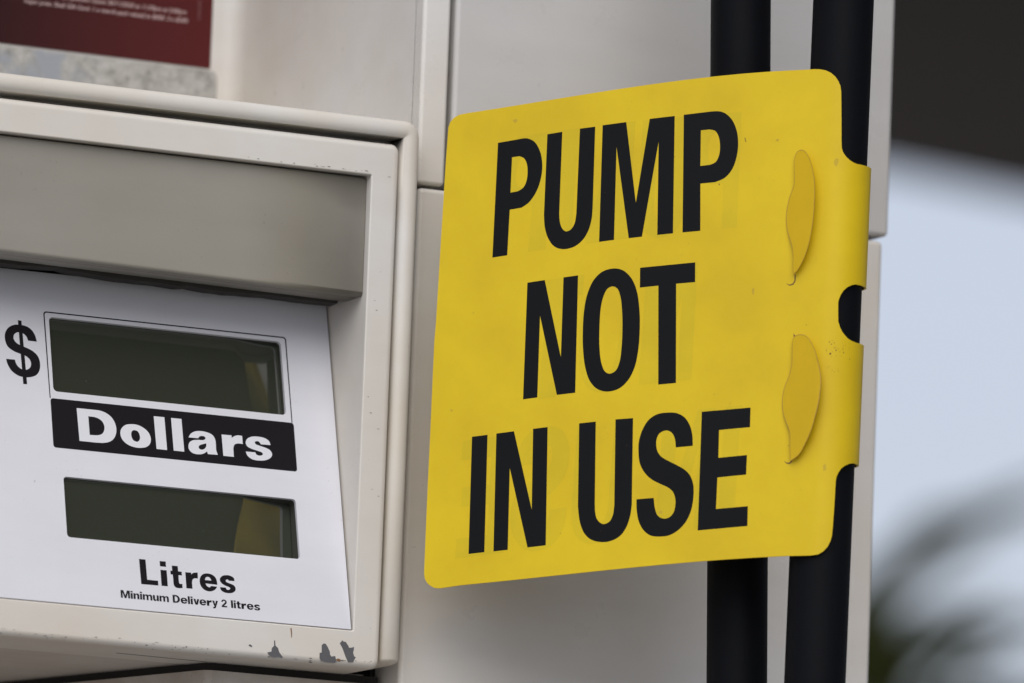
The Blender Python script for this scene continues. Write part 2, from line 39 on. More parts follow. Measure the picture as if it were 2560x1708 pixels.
WORD_DOLLARS = [[[[-124.16,91.46],[-116.63,91.49],[-116.11,91.48],[-115.56,91.49],[-114.98,91.49],[-114.39,91.48],[-113.81,91.46],[-113.26,91.39],[-112.63,91.28],[-112.01,91.14],[-111.41,90.97],[-110.83,90.77],[-110.27,90.52],[-109.74,90.24],[-109.22,89.92],[-108.73,89.57],[-108.27,89.18],[-107.85,88.76],[-107.47,88.28],[-107.13,87.76],[-106.82,87.21],[-106.56,86.64],[-106.34,86.06],[-106.18,85.49],[-106.05,84.9],[-105.97,84.29],[-105.93,83.69],[-105.93,83.09],[-106,82.39],[-106.12,81.69],[-106.31,81],[-106.56,80.35],[-106.85,79.76],[-107.21,79.19],[-107.61,78.66],[-108.05,78.19],[-108.53,77.8],[-109.05,77.46],[-109.6,77.17],[-110.17,76.91],[-110.84,76.69],[-111.56,76.53],[-112.26,76.4],[-112.91,76.27],[-116.3,76.14],[-123.78,76.16]],[[-118.87,88.18],[-116.01,88.1],[-115.5,87.97],[-114.93,87.85],[-114.37,87.69],[-113.85,87.48],[-113.4,87.21],[-112.97,86.89],[-112.58,86.53],[-112.25,86.14],[-111.92,85.54],[-111.67,84.88],[-111.54,84.2],[-111.52,83.52],[-111.6,82.83],[-111.78,82.17],[-112.03,81.58],[-112.37,81.03],[-112.8,80.56],[-113.37,80.19],[-114.04,79.91],[-114.71,79.7],[-115.35,79.59],[-115.99,79.55],[-116.58,79.51],[-118.77,79.46]]],[[[-98.35,86.53],[-97.73,86.57],[-97.12,86.57],[-96.51,86.54],[-95.9,86.46],[-95.31,86.34],[-94.79,86.19],[-94.27,86],[-93.75,85.77],[-93.26,85.52],[-92.79,85.25],[-92.35,84.96],[-91.9,84.62],[-91.48,84.25],[-91.09,83.85],[-90.74,83.42],[-90.45,82.97],[-90.21,82.49],[-90.02,81.97],[-89.87,81.44],[-89.77,80.89],[-89.75,80.36],[-89.81,79.74],[-89.95,79.1],[-90.16,78.49],[-90.46,77.94],[-90.95,77.35],[-91.57,76.84],[-92.26,76.42],[-92.81,76.19],[-93.42,76.01],[-94.07,75.88],[-94.72,75.78],[-95.36,75.71],[-95.92,75.68],[-96.49,75.68],[-97.07,75.71],[-97.64,75.76],[-98.19,75.84],[-98.73,75.95],[-99.37,76.11],[-99.99,76.32],[-100.6,76.56],[-101.17,76.84],[-101.7,77.16],[-102.15,77.49],[-102.58,77.86],[-102.97,78.26],[-103.31,78.69],[-103.59,79.14],[-103.86,79.75],[-104.05,80.42],[-104.15,81.1],[-104.16,81.76],[-104.09,82.34],[-103.94,82.93],[-103.72,83.49],[-103.43,84.01],[-103.04,84.53],[-102.57,85.02],[-102.03,85.46],[-101.45,85.82],[-100.89,86.06],[-100.27,86.25],[-99.63,86.38],[-98.98,86.47]],[[-97.52,83.8],[-96.98,83.79],[-96.37,83.68],[-95.85,83.43],[-95.47,83.01],[-95.19,82.44],[-95.01,81.84],[-94.91,81.24],[-94.9,80.6],[-95,80],[-95.34,79.23],[-95.84,78.64],[-96.33,78.47],[-96.87,78.48],[-97.56,78.64],[-98.19,79.01],[-98.52,79.46],[-98.76,80.02],[-98.92,80.61],[-99,81.29],[-98.98,82.01],[-98.85,82.63],[-98.58,83.15],[-98.22,83.53],[-97.89,83.72]]],[[[-87.66,91.37],[-82.59,91.38],[-82.34,76],[-87.37,76.01]]],[[[-79.42,91.37],[-74.45,91.4],[-74.17,76.04],[-79.21,76.05]]],[[[-71.65,83],[-71.35,83.56],[-71.02,84.16],[-70.61,84.71],[-70.15,85.12],[-69.63,85.49],[-69.05,85.82],[-68.46,86.09],[-67.79,86.3],[-67.07,86.45],[-66.34,86.53],[-65.61,86.58],[-65,86.58],[-64.38,86.55],[-63.75,86.49],[-63.14,86.4],[-62.56,86.28],[-61.88,86.1],[-61.21,85.89],[-60.6,85.61],[-60.07,85.27],[-59.69,84.87],[-59.37,84.4],[-59.12,83.9],[-58.93,83.36],[-58.81,82.78],[-58.77,82.15],[-58.76,81.5],[-58.75,80.86],[-58.76,80.23],[-58.8,79.59],[-58.82,78.95],[-58.78,78.34],[-58.67,77.76],[-58.51,77.19],[-58.33,76.64],[-58.17,76.13],[-62.89,76.02],[-63.21,77.25],[-63.71,76.88],[-64.24,76.47],[-64.83,76.13],[-65.37,75.9],[-65.96,75.72],[-66.57,75.58],[-67.18,75.49],[-67.88,75.45],[-68.62,75.46],[-69.34,75.55],[-69.97,75.72],[-70.48,75.96],[-70.95,76.28],[-71.36,76.66],[-71.66,77.06],[-71.89,77.6],[-72,78.19],[-72,78.79],[-71.91,79.41],[-71.72,80.05],[-71.41,80.61],[-70.97,81.07],[-70.41,81.46],[-69.79,81.77],[-69.2,81.98],[-68.54,82.11],[-67.87,82.2],[-67.2,82.29],[-66.53,82.32],[-65.84,82.32],[-65.19,82.34],[-64.63,82.44],[-63.97,82.75],[-63.56,83.15],[-63.54,83.59],[-63.75,83.99],[-64.3,84.27],[-65,84.37],[-65.69,84.27],[-66.31,83.99],[-66.72,83.54],[-67.04,83.06]],[[-63.35,81.01],[-64.07,80.79],[-64.84,80.55],[-65.55,80.28],[-66.32,79.96],[-66.89,79.55],[-67.11,78.98],[-67.07,78.42],[-66.64,77.99],[-65.99,77.78],[-65.19,77.9],[-64.42,78.28],[-63.84,78.9],[-63.45,79.64],[-63.35,80.34]]],[[[-55.67,85.96],[-50.89,86.04],[-50.88,84.77],[-50.37,85.21],[-49.78,85.64],[-49.22,85.93],[-48.58,86.17],[-47.94,86.33],[-47.21,86.38],[-46.46,86.34],[-45.78,86.29],[-45.75,82.46],[-46.34,82.48],[-46.98,82.52],[-47.63,82.53],[-48.22,82.47],[-49.1,82.21],[-49.81,81.75],[-50.12,81.21],[-50.3,80.54],[-50.46,79.92],[-50.5,75.94],[-55.52,75.94]]],[[[-32.36,83.29],[-32.47,83.83],[-32.6,84.42],[-32.85,84.96],[-33.22,85.36],[-33.69,85.72],[-34.23,86.03],[-34.81,86.28],[-35.36,86.44],[-35.97,86.55],[-36.6,86.62],[-37.24,86.66],[-37.87,86.68],[-38.5,86.69],[-39.14,86.68],[-39.77,86.64],[-40.39,86.56],[-40.98,86.42],[-41.65,86.2],[-42.3,85.91],[-42.9,85.57],[-43.39,85.17],[-43.84,84.6],[-44.16,83.94],[-44.3,83.31],[-44.25,82.7],[-44.02,82.11],[-43.66,81.61],[-43.22,81.27],[-42.67,81],[-42.05,80.78],[-41.42,80.57],[-40.84,80.4],[-40.21,80.25],[-39.57,80.12],[-38.95,80],[-38.39,79.86],[-37.7,79.7],[-37.06,79.53],[-36.63,79.28],[-36.4,78.84],[-36.44,78.39],[-36.99,77.98],[-37.77,77.75],[-38.4,77.75],[-39.04,77.89],[-39.54,78.13],[-39.82,78.59],[-39.99,79.1],[-44.52,79.05],[-44.39,78.48],[-44.25,77.86],[-43.98,77.29],[-43.66,76.92],[-43.26,76.56],[-42.79,76.24],[-42.29,75.96],[-41.78,75.74],[-41.22,75.57],[-40.62,75.47],[-40,75.41],[-39.36,75.38],[-38.72,75.39],[-38.05,75.41],[-37.35,75.47],[-36.66,75.56],[-35.98,75.7],[-35.34,75.87],[-34.67,76.11],[-34.02,76.4],[-33.42,76.74],[-32.93,77.12],[-32.47,77.62],[-32.12,78.17],[-31.93,78.73],[-31.94,79.33],[-32.12,79.93],[-32.42,80.45],[-32.87,80.89],[-33.46,81.24],[-34.14,81.54],[-34.66,81.73],[-35.25,81.9],[-35.89,82.05],[-36.53,82.19],[-37.14,82.32],[-37.68,82.46],[-38.4,82.62],[-39.06,82.78],[-39.54,83.03],[-39.84,83.46],[-39.88,83.9],[-39.56,84.25],[-39.07,84.49],[-38.42,84.54],[-37.79,84.36],[-37.35,83.82],[-37,83.18]]]]
DOLLAR_SIGN = [[[[-141,120.84],[-141.1,121.37],[-141.2,121.95],[-141.31,122.55],[-141.45,123.14],[-141.63,123.7],[-141.87,124.24],[-142.14,124.77],[-142.44,125.28],[-142.78,125.75],[-143.16,126.18],[-143.56,126.54],[-144,126.87],[-144.47,127.16],[-144.96,127.41],[-145.47,127.61],[-146.01,127.76],[-146.57,127.86],[-147.16,127.93],[-147.75,127.96],[-148.33,127.98],[-148.91,127.99],[-149.49,127.98],[-150.07,127.95],[-150.65,127.87],[-151.23,127.72],[-151.85,127.48],[-152.5,127.18],[-153.12,126.82],[-153.71,126.41],[-154.22,125.96],[-154.64,125.47],[-155.02,124.92],[-155.35,124.34],[-155.62,123.74],[-155.83,123.15],[-155.97,122.58],[-156.05,122],[-156.08,121.41],[-156.06,120.83],[-156.01,120.26],[-155.91,119.63],[-155.76,118.99],[-155.57,118.37],[-155.31,117.78],[-155,117.25],[-154.67,116.86],[-154.29,116.5],[-153.87,116.18],[-153.42,115.89],[-152.95,115.62],[-152.48,115.36],[-151.97,115.13],[-151.42,114.93],[-150.86,114.75],[-150.29,114.59],[-149.73,114.44],[-149.19,114.27],[-148.59,114.1],[-147.99,113.95],[-147.41,113.79],[-146.86,113.6],[-146.37,113.37],[-145.88,113.05],[-145.45,112.69],[-145.07,112.29],[-144.78,111.86],[-144.55,111.27],[-144.43,110.62],[-144.42,109.98],[-144.51,109.38],[-144.7,108.78],[-145.01,108.25],[-145.5,107.77],[-146.11,107.38],[-146.76,107.11],[-147.47,106.98],[-148.22,106.99],[-148.92,107.12],[-149.43,107.33],[-149.92,107.63],[-150.37,107.99],[-150.76,108.37],[-151.12,108.86],[-151.4,109.41],[-151.62,109.95],[-151.77,110.63],[-151.87,111.26],[-156.09,111.25],[-155.97,110.69],[-155.86,110.07],[-155.71,109.44],[-155.52,108.82],[-155.29,108.27],[-155.03,107.7],[-154.73,107.14],[-154.39,106.6],[-154.01,106.12],[-153.65,105.74],[-153.26,105.38],[-152.84,105.05],[-152.4,104.74],[-151.95,104.47],[-151.49,104.23],[-150.96,103.99],[-150.42,103.8],[-149.85,103.65],[-149.27,103.54],[-148.67,103.47],[-148.09,103.44],[-147.49,103.44],[-146.87,103.48],[-146.25,103.55],[-145.64,103.66],[-145.05,103.8],[-144.41,103.99],[-143.77,104.22],[-143.16,104.5],[-142.59,104.82],[-142.08,105.2],[-141.57,105.75],[-141.13,106.37],[-140.77,107.05],[-140.48,107.76],[-140.32,108.33],[-140.2,108.94],[-140.14,109.57],[-140.11,110.2],[-140.11,110.81],[-140.15,111.39],[-140.24,111.99],[-140.37,112.58],[-140.54,113.14],[-140.77,113.67],[-141.03,114.17],[-141.36,114.62],[-141.73,115.04],[-142.15,115.42],[-142.6,115.78],[-143.07,116.11],[-143.53,116.38],[-144.01,116.63],[-144.52,116.85],[-145.05,117.06],[-145.58,117.27],[-146.11,117.47],[-146.66,117.66],[-147.23,117.84],[-147.81,118],[-148.38,118.17],[-148.92,118.35],[-149.4,118.56],[-149.94,118.83],[-150.44,119.12],[-150.88,119.44],[-151.24,119.8],[-151.59,120.29],[-151.84,120.84],[-151.96,121.4],[-151.93,121.99],[-151.77,122.59],[-151.52,123.13],[-150.95,123.76],[-150.25,124.22],[-149.42,124.42],[-148.56,124.4],[-147.98,124.3],[-147.42,124.12],[-146.91,123.86],[-146.44,123.49],[-146.03,123.04],[-145.69,122.55],[-145.47,122.02],[-145.31,121.45],[-145.17,120.92]]],[[[-149.4,130.07],[-147.68,130.02],[-146.86,100.27],[-148.68,100.22]]]]
WORD_LITRES = [[[[-99.27,23.66],[-96.23,23.67],[-96.02,14.36],[-90.94,14.31],[-90.92,12.13],[-99,12.05]]],[[[-89.55,23.59],[-86.68,23.62],[-86.68,21.15],[-89.55,21.13]]],[[[-89.48,19.54],[-86.51,19.54],[-86.46,12.16],[-89.43,12.13]]],[[[-83.93,22],[-81.09,22.02],[-81.05,19.59],[-79.42,19.57],[-79.4,17.83],[-81.03,17.82],[-81.04,17.2],[-81.06,16.5],[-81.07,15.78],[-81.06,15.14],[-81.01,14.63],[-80.93,14.16],[-80.75,13.86],[-80.17,13.82],[-79.5,13.9],[-79.5,12],[-80.26,11.87],[-81.07,11.78],[-81.69,11.79],[-82.31,11.86],[-82.82,12.04],[-83.3,12.53],[-83.59,13.18],[-83.68,13.79],[-83.68,14.46],[-83.67,15.08],[-83.76,17.85],[-84.75,17.86],[-84.77,19.59],[-83.88,19.61]]],[[[-77.72,19.51],[-74.95,19.56],[-74.9,18.73],[-74.48,19.14],[-73.96,19.51],[-73.3,19.71],[-72.52,19.82],[-71.8,19.92],[-71.9,17.06],[-72.66,17.11],[-73.43,17.06],[-73.98,16.83],[-74.43,16.45],[-74.68,15.76],[-74.81,15.03],[-74.81,12.08],[-77.68,12.09]]],[[[-62.84,15.01],[-62.85,15.64],[-62.86,16.33],[-62.95,16.98],[-63.13,17.58],[-63.38,18.15],[-63.72,18.65],[-64.15,19.05],[-64.68,19.37],[-65.25,19.62],[-65.92,19.81],[-66.64,19.91],[-67.36,19.91],[-68.05,19.82],[-68.74,19.64],[-69.36,19.35],[-69.88,18.93],[-70.35,18.41],[-70.71,17.83],[-70.97,17.16],[-71.11,16.43],[-71.15,15.71],[-71.08,15],[-70.92,14.3],[-70.65,13.67],[-70.3,13.12],[-69.85,12.63],[-69.34,12.23],[-68.75,11.93],[-68.09,11.72],[-67.43,11.6],[-66.83,11.59],[-66.23,11.66],[-65.64,11.8],[-65.05,12.03],[-64.47,12.34],[-63.97,12.72],[-63.42,13.41],[-62.98,14.13],[-65.82,14.22],[-66.18,13.82],[-66.58,13.52],[-67.02,13.54],[-67.45,13.72],[-67.87,14.02],[-68.18,14.42],[-68.29,14.79],[-68.34,15.17]],[[-68.55,16.74],[-68.47,17.23],[-68.3,17.71],[-67.85,18.09],[-67.3,18.32],[-66.75,18.3],[-66.25,18.07],[-65.84,17.45],[-65.53,16.74]]],[[[-54.47,17.51],[-54.49,18.16],[-54.63,18.79],[-54.97,19.16],[-55.46,19.47],[-55.98,19.71],[-56.53,19.87],[-57.13,19.95],[-57.75,19.96],[-58.48,19.9],[-59.23,19.76],[-59.92,19.52],[-60.69,19],[-61.25,18.35],[-61.46,17.65],[-61.42,16.95],[-61.09,16.33],[-60.54,15.81],[-60.03,15.47],[-59.43,15.17],[-58.83,14.92],[-58.27,14.75],[-57.71,14.62],[-57.26,14.44],[-56.92,14.19],[-56.77,13.9],[-56.97,13.52],[-57.35,13.22],[-57.89,13.12],[-58.42,13.22],[-58.73,13.63],[-58.96,14.11],[-61.63,14.08],[-61.52,13.43],[-61.3,12.79],[-60.94,12.42],[-60.47,12.11],[-59.94,11.87],[-59.34,11.7],[-58.67,11.62],[-58,11.59],[-57.33,11.62],[-56.66,11.7],[-56.02,11.88],[-55.18,12.31],[-54.53,12.88],[-54.25,13.49],[-54.18,14.13],[-54.34,14.76],[-54.7,15.3],[-55.14,15.6],[-55.69,15.83],[-56.25,16.03],[-56.86,16.22],[-57.48,16.38],[-58,16.56],[-58.42,16.77],[-58.67,17.02],[-58.69,17.35],[-58.56,17.66],[-58.17,17.9],[-57.71,17.98],[-57.39,17.76],[-57.11,17.45]]]]
PAINT_CHIPS = [[[-112.06,-147.42],[-110.13,-146.97],[-110.01,-145.36],[-109.01,-144.31],[-109.07,-142.96],[-109.11,-142.07],[-108.61,-141.85],[-108.31,-144.15],[-107.1,-145.12],[-106.43,-146.85],[-104.5,-149.01],[-105.16,-149.24],[-106.53,-149],[-108.27,-149.39],[-110.02,-149.28],[-111.43,-148.33]],[[-87.15,-145.61],[-86.18,-145.35],[-86.32,-142.15],[-85.38,-141.28],[-84.4,-141.45],[-83.57,-142.46],[-82.29,-144.68],[-82.16,-145.92],[-81.41,-146.75],[-79.67,-146.32],[-79.12,-147.99],[-79.53,-149.39],[-81.88,-149.44],[-84.23,-149.41],[-86.41,-148.95],[-87.13,-147.76]],[[-77.77,-140.44],[-77.2,-140.14],[-76.65,-139.2],[-75.96,-139.68],[-74.86,-139.77],[-73.4,-141.61],[-73.18,-142.21],[-72.01,-142.04],[-70.76,-141.65],[-70.86,-143.02],[-71.13,-144.11],[-70.59,-145.68],[-69.7,-146.15],[-70.22,-146.83],[-70.94,-148.32],[-73.29,-148.59],[-74.56,-146.54],[-76.3,-142.75]],[[-121.12,-144.96],[-120.43,-144.62],[-119.76,-144.92],[-119.22,-145.59],[-119.72,-145.77],[-120.9,-145.37]]]

HA = Vector((0.086829, -0.135116, -0.007166)); HK = Vector((0.010691, 0.000000, 0.999943)); HOSE_R = 0.013218
H1Y = -0.08312
def h1(z): return 65.020 + (z - 148.420) * -0.03135
def h2(z): return 88.460 + (z - 143.180) * 0.01084

# ------------------------------------------------------------------ materials
def nt(name):
    m = bpy.data.materials.new(name); m.use_nodes = True
    return m, m.node_tree.nodes, m.node_tree.links, m.node_tree.nodes['Principled BSDF']
def ramp(n, l, src, stops):
    r = n.new('ShaderNodeValToRGB'); e = r.color_ramp.elements
    while len(e) < len(stops): e.new(0.5)
    for k, (p, c) in enumerate(stops): e[k].position = p; e[k].color = (*c, 1) if len(c) == 3 else c
    l.new(src, r.inputs[0]); return r.outputs[0]
def noise(n, l, scale, detail=3, rough=0.5, vec=None, dist=0):
    t = n.new('ShaderNodeTexNoise'); t.inputs['Scale'].default_value = scale; t.inputs['Detail'].default_value = detail
    t.inputs['Roughness'].default_value = rough; t.inputs['Distortion'].default_value = dist
    if vec is not None: l.new(vec, t.inputs['Vector'])
    return t.outputs['Fac']
def mix(n, l, fac, a, b, mode='MIX'):
    m = n.new('ShaderNodeMix'); m.data_type = 'RGBA'; m.blend_type = mode
    for sock, v in ((m.inputs[0], fac), (m.inputs[6], a), (m.inputs[7], b)):
        if hasattr(v, 'links'): l.new(v, sock)
        elif isinstance(v, (int, float)): sock.default_value = v
        else: sock.default_value = (*v, 1)
    return m.outputs[2]
def pos(n, l, scale=(1, 1, 1)):
    g = n.new('ShaderNodeNewGeometry'); mp = n.new('ShaderNodeMapping'); mp.inputs['Scale'].default_value = scale
    l.new(g.outputs['Position'], mp.inputs['Vector']); return mp.outputs[0]
def paint(name, base, warm, rough=0.42, speck=0.5, bump=0.02, patch=9.0):
    """old enamel: faint warm patches, sparse grime specks, very fine orange peel"""
    m, n, l, b = nt(name); p = pos(n, l)
    f = ramp(n, l, noise(n, l, patch, 4, 0.6, p), [(0.35, (0, 0, 0)), (0.7, (1, 1, 1))])
    c = mix(n, l, f, base, warm)
    str_ = noise(n, l, 60, 4, 0.6, pos(n, l, (0.25, 1, 1)))
    c = mix(n, l, ramp(n, l, str_, [(0.40, (0, 0, 0)), (0.8, (.22, .22, .22))]), c, tuple(v * 0.8 for v in warm))
    s = ramp(n, l, noise(n, l, 620, 2, 0.5, p), [(0.70, (0, 0, 0)), (0.76, (speck, speck, speck))])
    gate = ramp(n, l, noise(n, l, 24, 3, 0.6, p), [(0.50, (0, 0, 0)), (0.66, (1, 1, 1))])
    s2 = mix(n, l, 1.0, s, gate, 'MULTIPLY')
    c = mix(n, l, s2, c, (0.13, 0.11, 0.09))
    l.new(c, b.inputs['Base Color']); b.inputs['Roughness'].default_value = rough
    l.new(ramp(n, l, noise(n, l, 40, 4, 0.6, p), [(0.3, (rough - .08,) * 3), (0.7, (rough + .1,) * 3)]), b.inputs['Roughness'])
    bp = n.new('ShaderNodeBump'); bp.inputs['Strength'].default_value = bump; bp.inputs['Distance'].default_value = 0.002
    l.new(noise(n, l, 900, 2, 0.5, p), bp.inputs['Height']); l.new(bp.outputs[0], b.inputs['Normal'])
    return m
def plain(name, c, rough=0.5, spec=0.5, metal=0.0, var=0.0, scale=40):
    m, n, l, b = nt(name)
    b.inputs['Roughness'].default_value = rough; b.inputs['Metallic'].default_value = metal
    b.inputs['Specular IOR Level'].default_value = spec
    if var:
        f = noise(n, l, scale, 4, 0.6, pos(n, l))
        l.new(mix(n, l, f, tuple(v * (1 - var) for v in c), tuple(min(1, v * (1 + var)) for v in c)), b.inputs['Base Color'])
    else: b.inputs['Base Color'].default_value = (*c, 1)
    return m
M = {}
M['frame'] = paint('frame_enamel', (0.73, 0.71, 0.67), (0.69, 0.635, 0.555), 0.42)
M['rim'] = paint('rim_enamel', (0.73, 0.71, 0.67), (0.67, 0.61, 0.51), 0.38)
M['panel'] = paint('panel_enamel', (0.77, 0.755, 0.73), (0.73, 0.68, 0.61), 0.33, 0.35)
M['grey_panel'] = paint('grey_panel_enamel', (0.61, 0.60, 0.585), (0.59, 0.565, 0.535), 0.33, 0.30)
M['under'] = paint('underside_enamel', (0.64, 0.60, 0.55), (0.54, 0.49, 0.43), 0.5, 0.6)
M['dirty'] = paint('dirty_enamel', (0.60, 0.55, 0.49), (0.40, 0.33, 0.27), 0.55, 0.8, 0.03, 30)
M['header'] = paint('header_plastic', (0.32, 0.30, 0.26), (0.285, 0.265, 0.222), 0.38, 0.6, 0.01, 7)
M['plate'] = paint('sticker_vinyl', (0.70, 0.705, 0.755), (0.675, 0.68, 0.72), 0.45, 0.4, 0.02, 12)
M['core'] = plain('dark_core', (0.02, 0.018, 0.016), 0.8)
M['surround'] = plain('screen_surround', (0.05, 0.052, 0.04), 0.6)
M['gasket'] = plain('black_gasket', (0.025, 0.022, 0.018), 0.8, var=0.4, scale=200)
M['ink'] = plain('black_ink', (0.0075, 0.006, 0.0085), 0.6, 0.15, var=0.15)
M['white_ink'] = plain('white_ink', (0.70, 0.71, 0.75), 0.5)
M['sign_ink'] = plain('sign_black_ink', (0.005, 0.0055, 0.0068), 0.5, 0.13, var=0.15, scale=60)
M['chip'] = plain('bare_primer', (0.105, 0.105, 0.112), 0.6, var=0.15, scale=300)
M['rust'] = plain('rust', (0.22, 0.115, 0.05), 0.8, var=0.4, scale=800)
M['edge'] = plain('worn_cut_edge', (0.40, 0.25, 0.05), 0.7, var=0.3, scale=300)
M['scuff'] = plain('grey_scuff', (0.13, 0.115, 0.10), 0.8, var=0.4, scale=800)
M['mark'] = plain('brown_dirt', (0.16, 0.085, 0.03), 0.8, var=0.4, scale=800)

def yellow(name, c, c2, speck=0.3):
    m, n, l, b = nt(name); p = pos(n, l)
    f = ramp(n, l, noise(n, l, 22, 5, 0.6, p), [(0.35, (0, 0, 0)), (0.68, (1, 1, 1))])
    cc = mix(n, l, f, c, c2)
    s = ramp(n, l, noise(n, l, 480, 3, 0.6, p), [(0.66, (0, 0, 0)), (0.78, (speck,) * 3)])
    g = ramp(n, l, noise(n, l, 30, 3, 0.6, p), [(0.47, (0, 0, 0)), (0.66, (1, 1, 1))])
    cc = mix(n, l, mix(n, l, 1.0, s, g, 'MULTIPLY'), cc, (0.22, 0.14, 0.03))
    l.new(cc, b.inputs['Base Color'])
    l.new(ramp(n, l, noise(n, l, 70, 4, 0.6, p), [(0.3, (0.38,) * 3), (0.7, (0.50,) * 3)]), b.inputs['Roughness'])
    b.inputs['Specular IOR Level'].default_value = 0.3
    bp = n.new('ShaderNodeBump'); bp.inputs['Strength'].default_value = 0.05; bp.inputs['Distance'].default_value = 0.001
    l.new(noise(n, l, 260, 3, 0.6, p), bp.inputs['Height']); l.new(bp.outputs[0], b.inputs['Normal'])
    return m
M['yellow'] = yellow('yellow_plastic', (0.74, 0.53, 0.008), (0.655, 0.455, 0.008))
M['tab'] = yellow('yellow_less_backlit', (0.66, 0.435, 0.006), (0.60, 0.39, 0.006))  # deeper yellow: the tab ends' weaker backlight is put into the colour
M['smudge'] = yellow('smudged_yellow', (0.60, 0.42, 0.02), (0.52, 0.36, 0.03), 0.5)
M['ghost'] = yellow('yellow_over_back_print', (0.685, 0.505, 0.009), (0.60, 0.435, 0.009), 0.2)

def rubber():
    m, n, l, b = nt('hose_rubber'); p = pos(n, l)
    f = noise(n, l, 30, 5, 0.65, p)
    l.new(mix(n, l, f, (0.0025, 0.003, 0.0045), (0.0045, 0.005, 0.007)), b.inputs['Base Color'])
    b.inputs['Roughness'].default_value = 0.58; b.inputs['Specular IOR Level'].default_value = 0.10
    bp = n.new('ShaderNodeBump'); bp.inputs['Strength'].default_value = 0.12; bp.inputs['Distance'].default_value = 0.001
    l.new(noise(n, l, 350, 3, 0.6, pos(n, l, (1, 1, 0.12))), bp.inputs['Height']); l.new(bp.outputs[0], b.inputs['Normal'])
    return m
M['rubber'] = rubber()
def lcd():
    m, n, l, b = nt('display_glass'); p = pos(n, l)
    s = ramp(n, l, noise(n, l, 420, 2, 0.5, p), [(0.74, (0, 0, 0)), (0.80, (.5, .5, .5))])
    l.new(mix(n, l, s, (0.036, 0.041, 0.030), (0.10, 0.10, 0.08)), b.inputs['Base Color'])
    b.inputs['Roughness'].default_value = 0.06; b.inputs['IOR'].default_value = 1.95
    return m
M['lcd'] = lcd()
def poster_mat():
    m, n, l, b = nt('poster_print'); g = n.new('ShaderNodeTexCoord'); s = n.new('ShaderNodeSeparateXYZ')
    l.new(g.outputs['Object'], s.inputs[0])
    mr = n.new('ShaderNodeMapRange'); mr.inputs['From Min'].default_value = -0.19; mr.inputs['From Max'].default_value = -0.06
    l.new(s.outputs['X'], mr.inputs['Value'])
    l.new(mix(n, l, mr.outputs[0], (0.026, 0.010, 0.011), (0.105, 0.018, 0.018)), b.inputs['Base Color'])
    b.inputs['Roughness'].default_value = 0.5; b.inputs['Specular IOR Level'].default_value = 0.12
    return m
M['poster'] = poster_mat()
M['poster_ink'] = plain('poster_pale_ink', (0.62, 0.46, 0.45), 0.5)
M['poster_faint_ink'] = plain('poster_faint_ink', (0.22, 0.09, 0.09), 0.5)
def residue():
    m, n, l, b = nt('old_sticker_residue'); p = pos(n, l)
    f = ramp(n, l, noise(n, l, 130, 5, 0.7, p), [(0.34, (0.24, 0.235, 0.21)), (0.50, (0.42, 0.41, 0.38)), (0.64, (0.52, 0.51, 0.48))])
    blue = ramp(n, l, noise(n, l, 45, 4, 0.6, p), [(0.44, (0, 0, 0)), (0.56, (1, 1, 1))])
    s = n.new('ShaderNodeSeparateXYZ'); l.new(p, s.inputs[0])
    mr = n.new('ShaderNodeMapRange'); mr.inputs['From Min'].default_value = -0.115; mr.inputs['From Max'].default_value = -0.14
    l.new(s.outputs['X'], mr.inputs['Value'])
    f2 = mix(n, l, mix(n, l, 1.0, blue, mr.outputs[0], 'MULTIPLY'), f, (0.33, 0.35, 0.385))
    l.new(f2, b.inputs['Base Color']); b.inputs['Roughness'].default_value = 0.6
    return m
M['residue'] = residue()
M['canopy'] = plain('canopy_soffit', (0.100, 0.074, 0.060), 0.7, 0.2, var=0.1, scale=1.5)
M['concrete'] = plain('forecourt_concrete', (0.27, 0.26, 0.245), 0.85, var=0.25, scale=3)
def leafmat(name, a, c):
    m, n, l, b = nt(name); l.new(mix(n, l, noise(n, l, 9, 3, 0.6, pos(n, l)), a, c), b.inputs['Base Color'])
    b.inputs['Roughness'].default_value = 0.5; return m
M['leaf'] = leafmat('palm_leaf', (0.11, 0.14, 0.016), (0.18, 0.205, 0.034))
M['bark'] = plain('palm_bark', (0.13, 0.075, 0.045), 0.9, var=0.4, scale=20)

# ------------------------------------------------------------------ mesh helpers (all lengths in metres)
def link(name, bm, mat, parent=None, smooth=False):
    me = bpy.data.meshes.new(name); bm.to_mesh(me); bm.free()
    me.materials.append(mat)
    if smooth:
        for f in me.polygons: f.use_smooth = True
    o = bpy.data.objects.new(name, me); col.objects.link(o)
    if parent is not None: o.parent = parent
    return o
def thing(name, label, cat, loc=(0, 0, 0), group=None):
    o = bpy.data.objects.new(name, None); col.objects.link(o); o.location = loc; o.empty_display_size = 0.05
    o['label'] = label; o['category'] = cat
    if group: o['group'] = group
    return o
def add_box(bm, x0, x1, y0, y1, z0, z1):
    v = [bm.verts.new((x, y, z)) for x in (x0, x1) for y in (y0, y1) for z in (z0, z1)]
    fs = [(0, 1, 3, 2), (4, 6, 7, 5), (0, 4, 5, 1), (2, 3, 7, 6), (0, 2, 6, 4), (1, 5, 7, 3)]
    return [bm.faces.new([v[i] for i in f]) for f in fs]
def box(name, mat, parent, b, bev=0.0, seg=3):
    bm = bmesh.new(); add_box(bm, *[v / 1000 for v in b])
    if bev: bmesh.ops.bevel(bm, geom=bm.edges[:], offset=bev / 1000, segments=seg, affect='EDGES', profile=0.5)
    bmesh.ops.recalc_face_normals(bm, faces=bm.faces[:])
    o = link(name, bm, mat, parent, smooth=bool(bev))
    if bev:
        md = o.modifiers.new('weighted', 'WEIGHTED_NORMAL'); md.keep_sharp = False; md.weight = 100
    return o
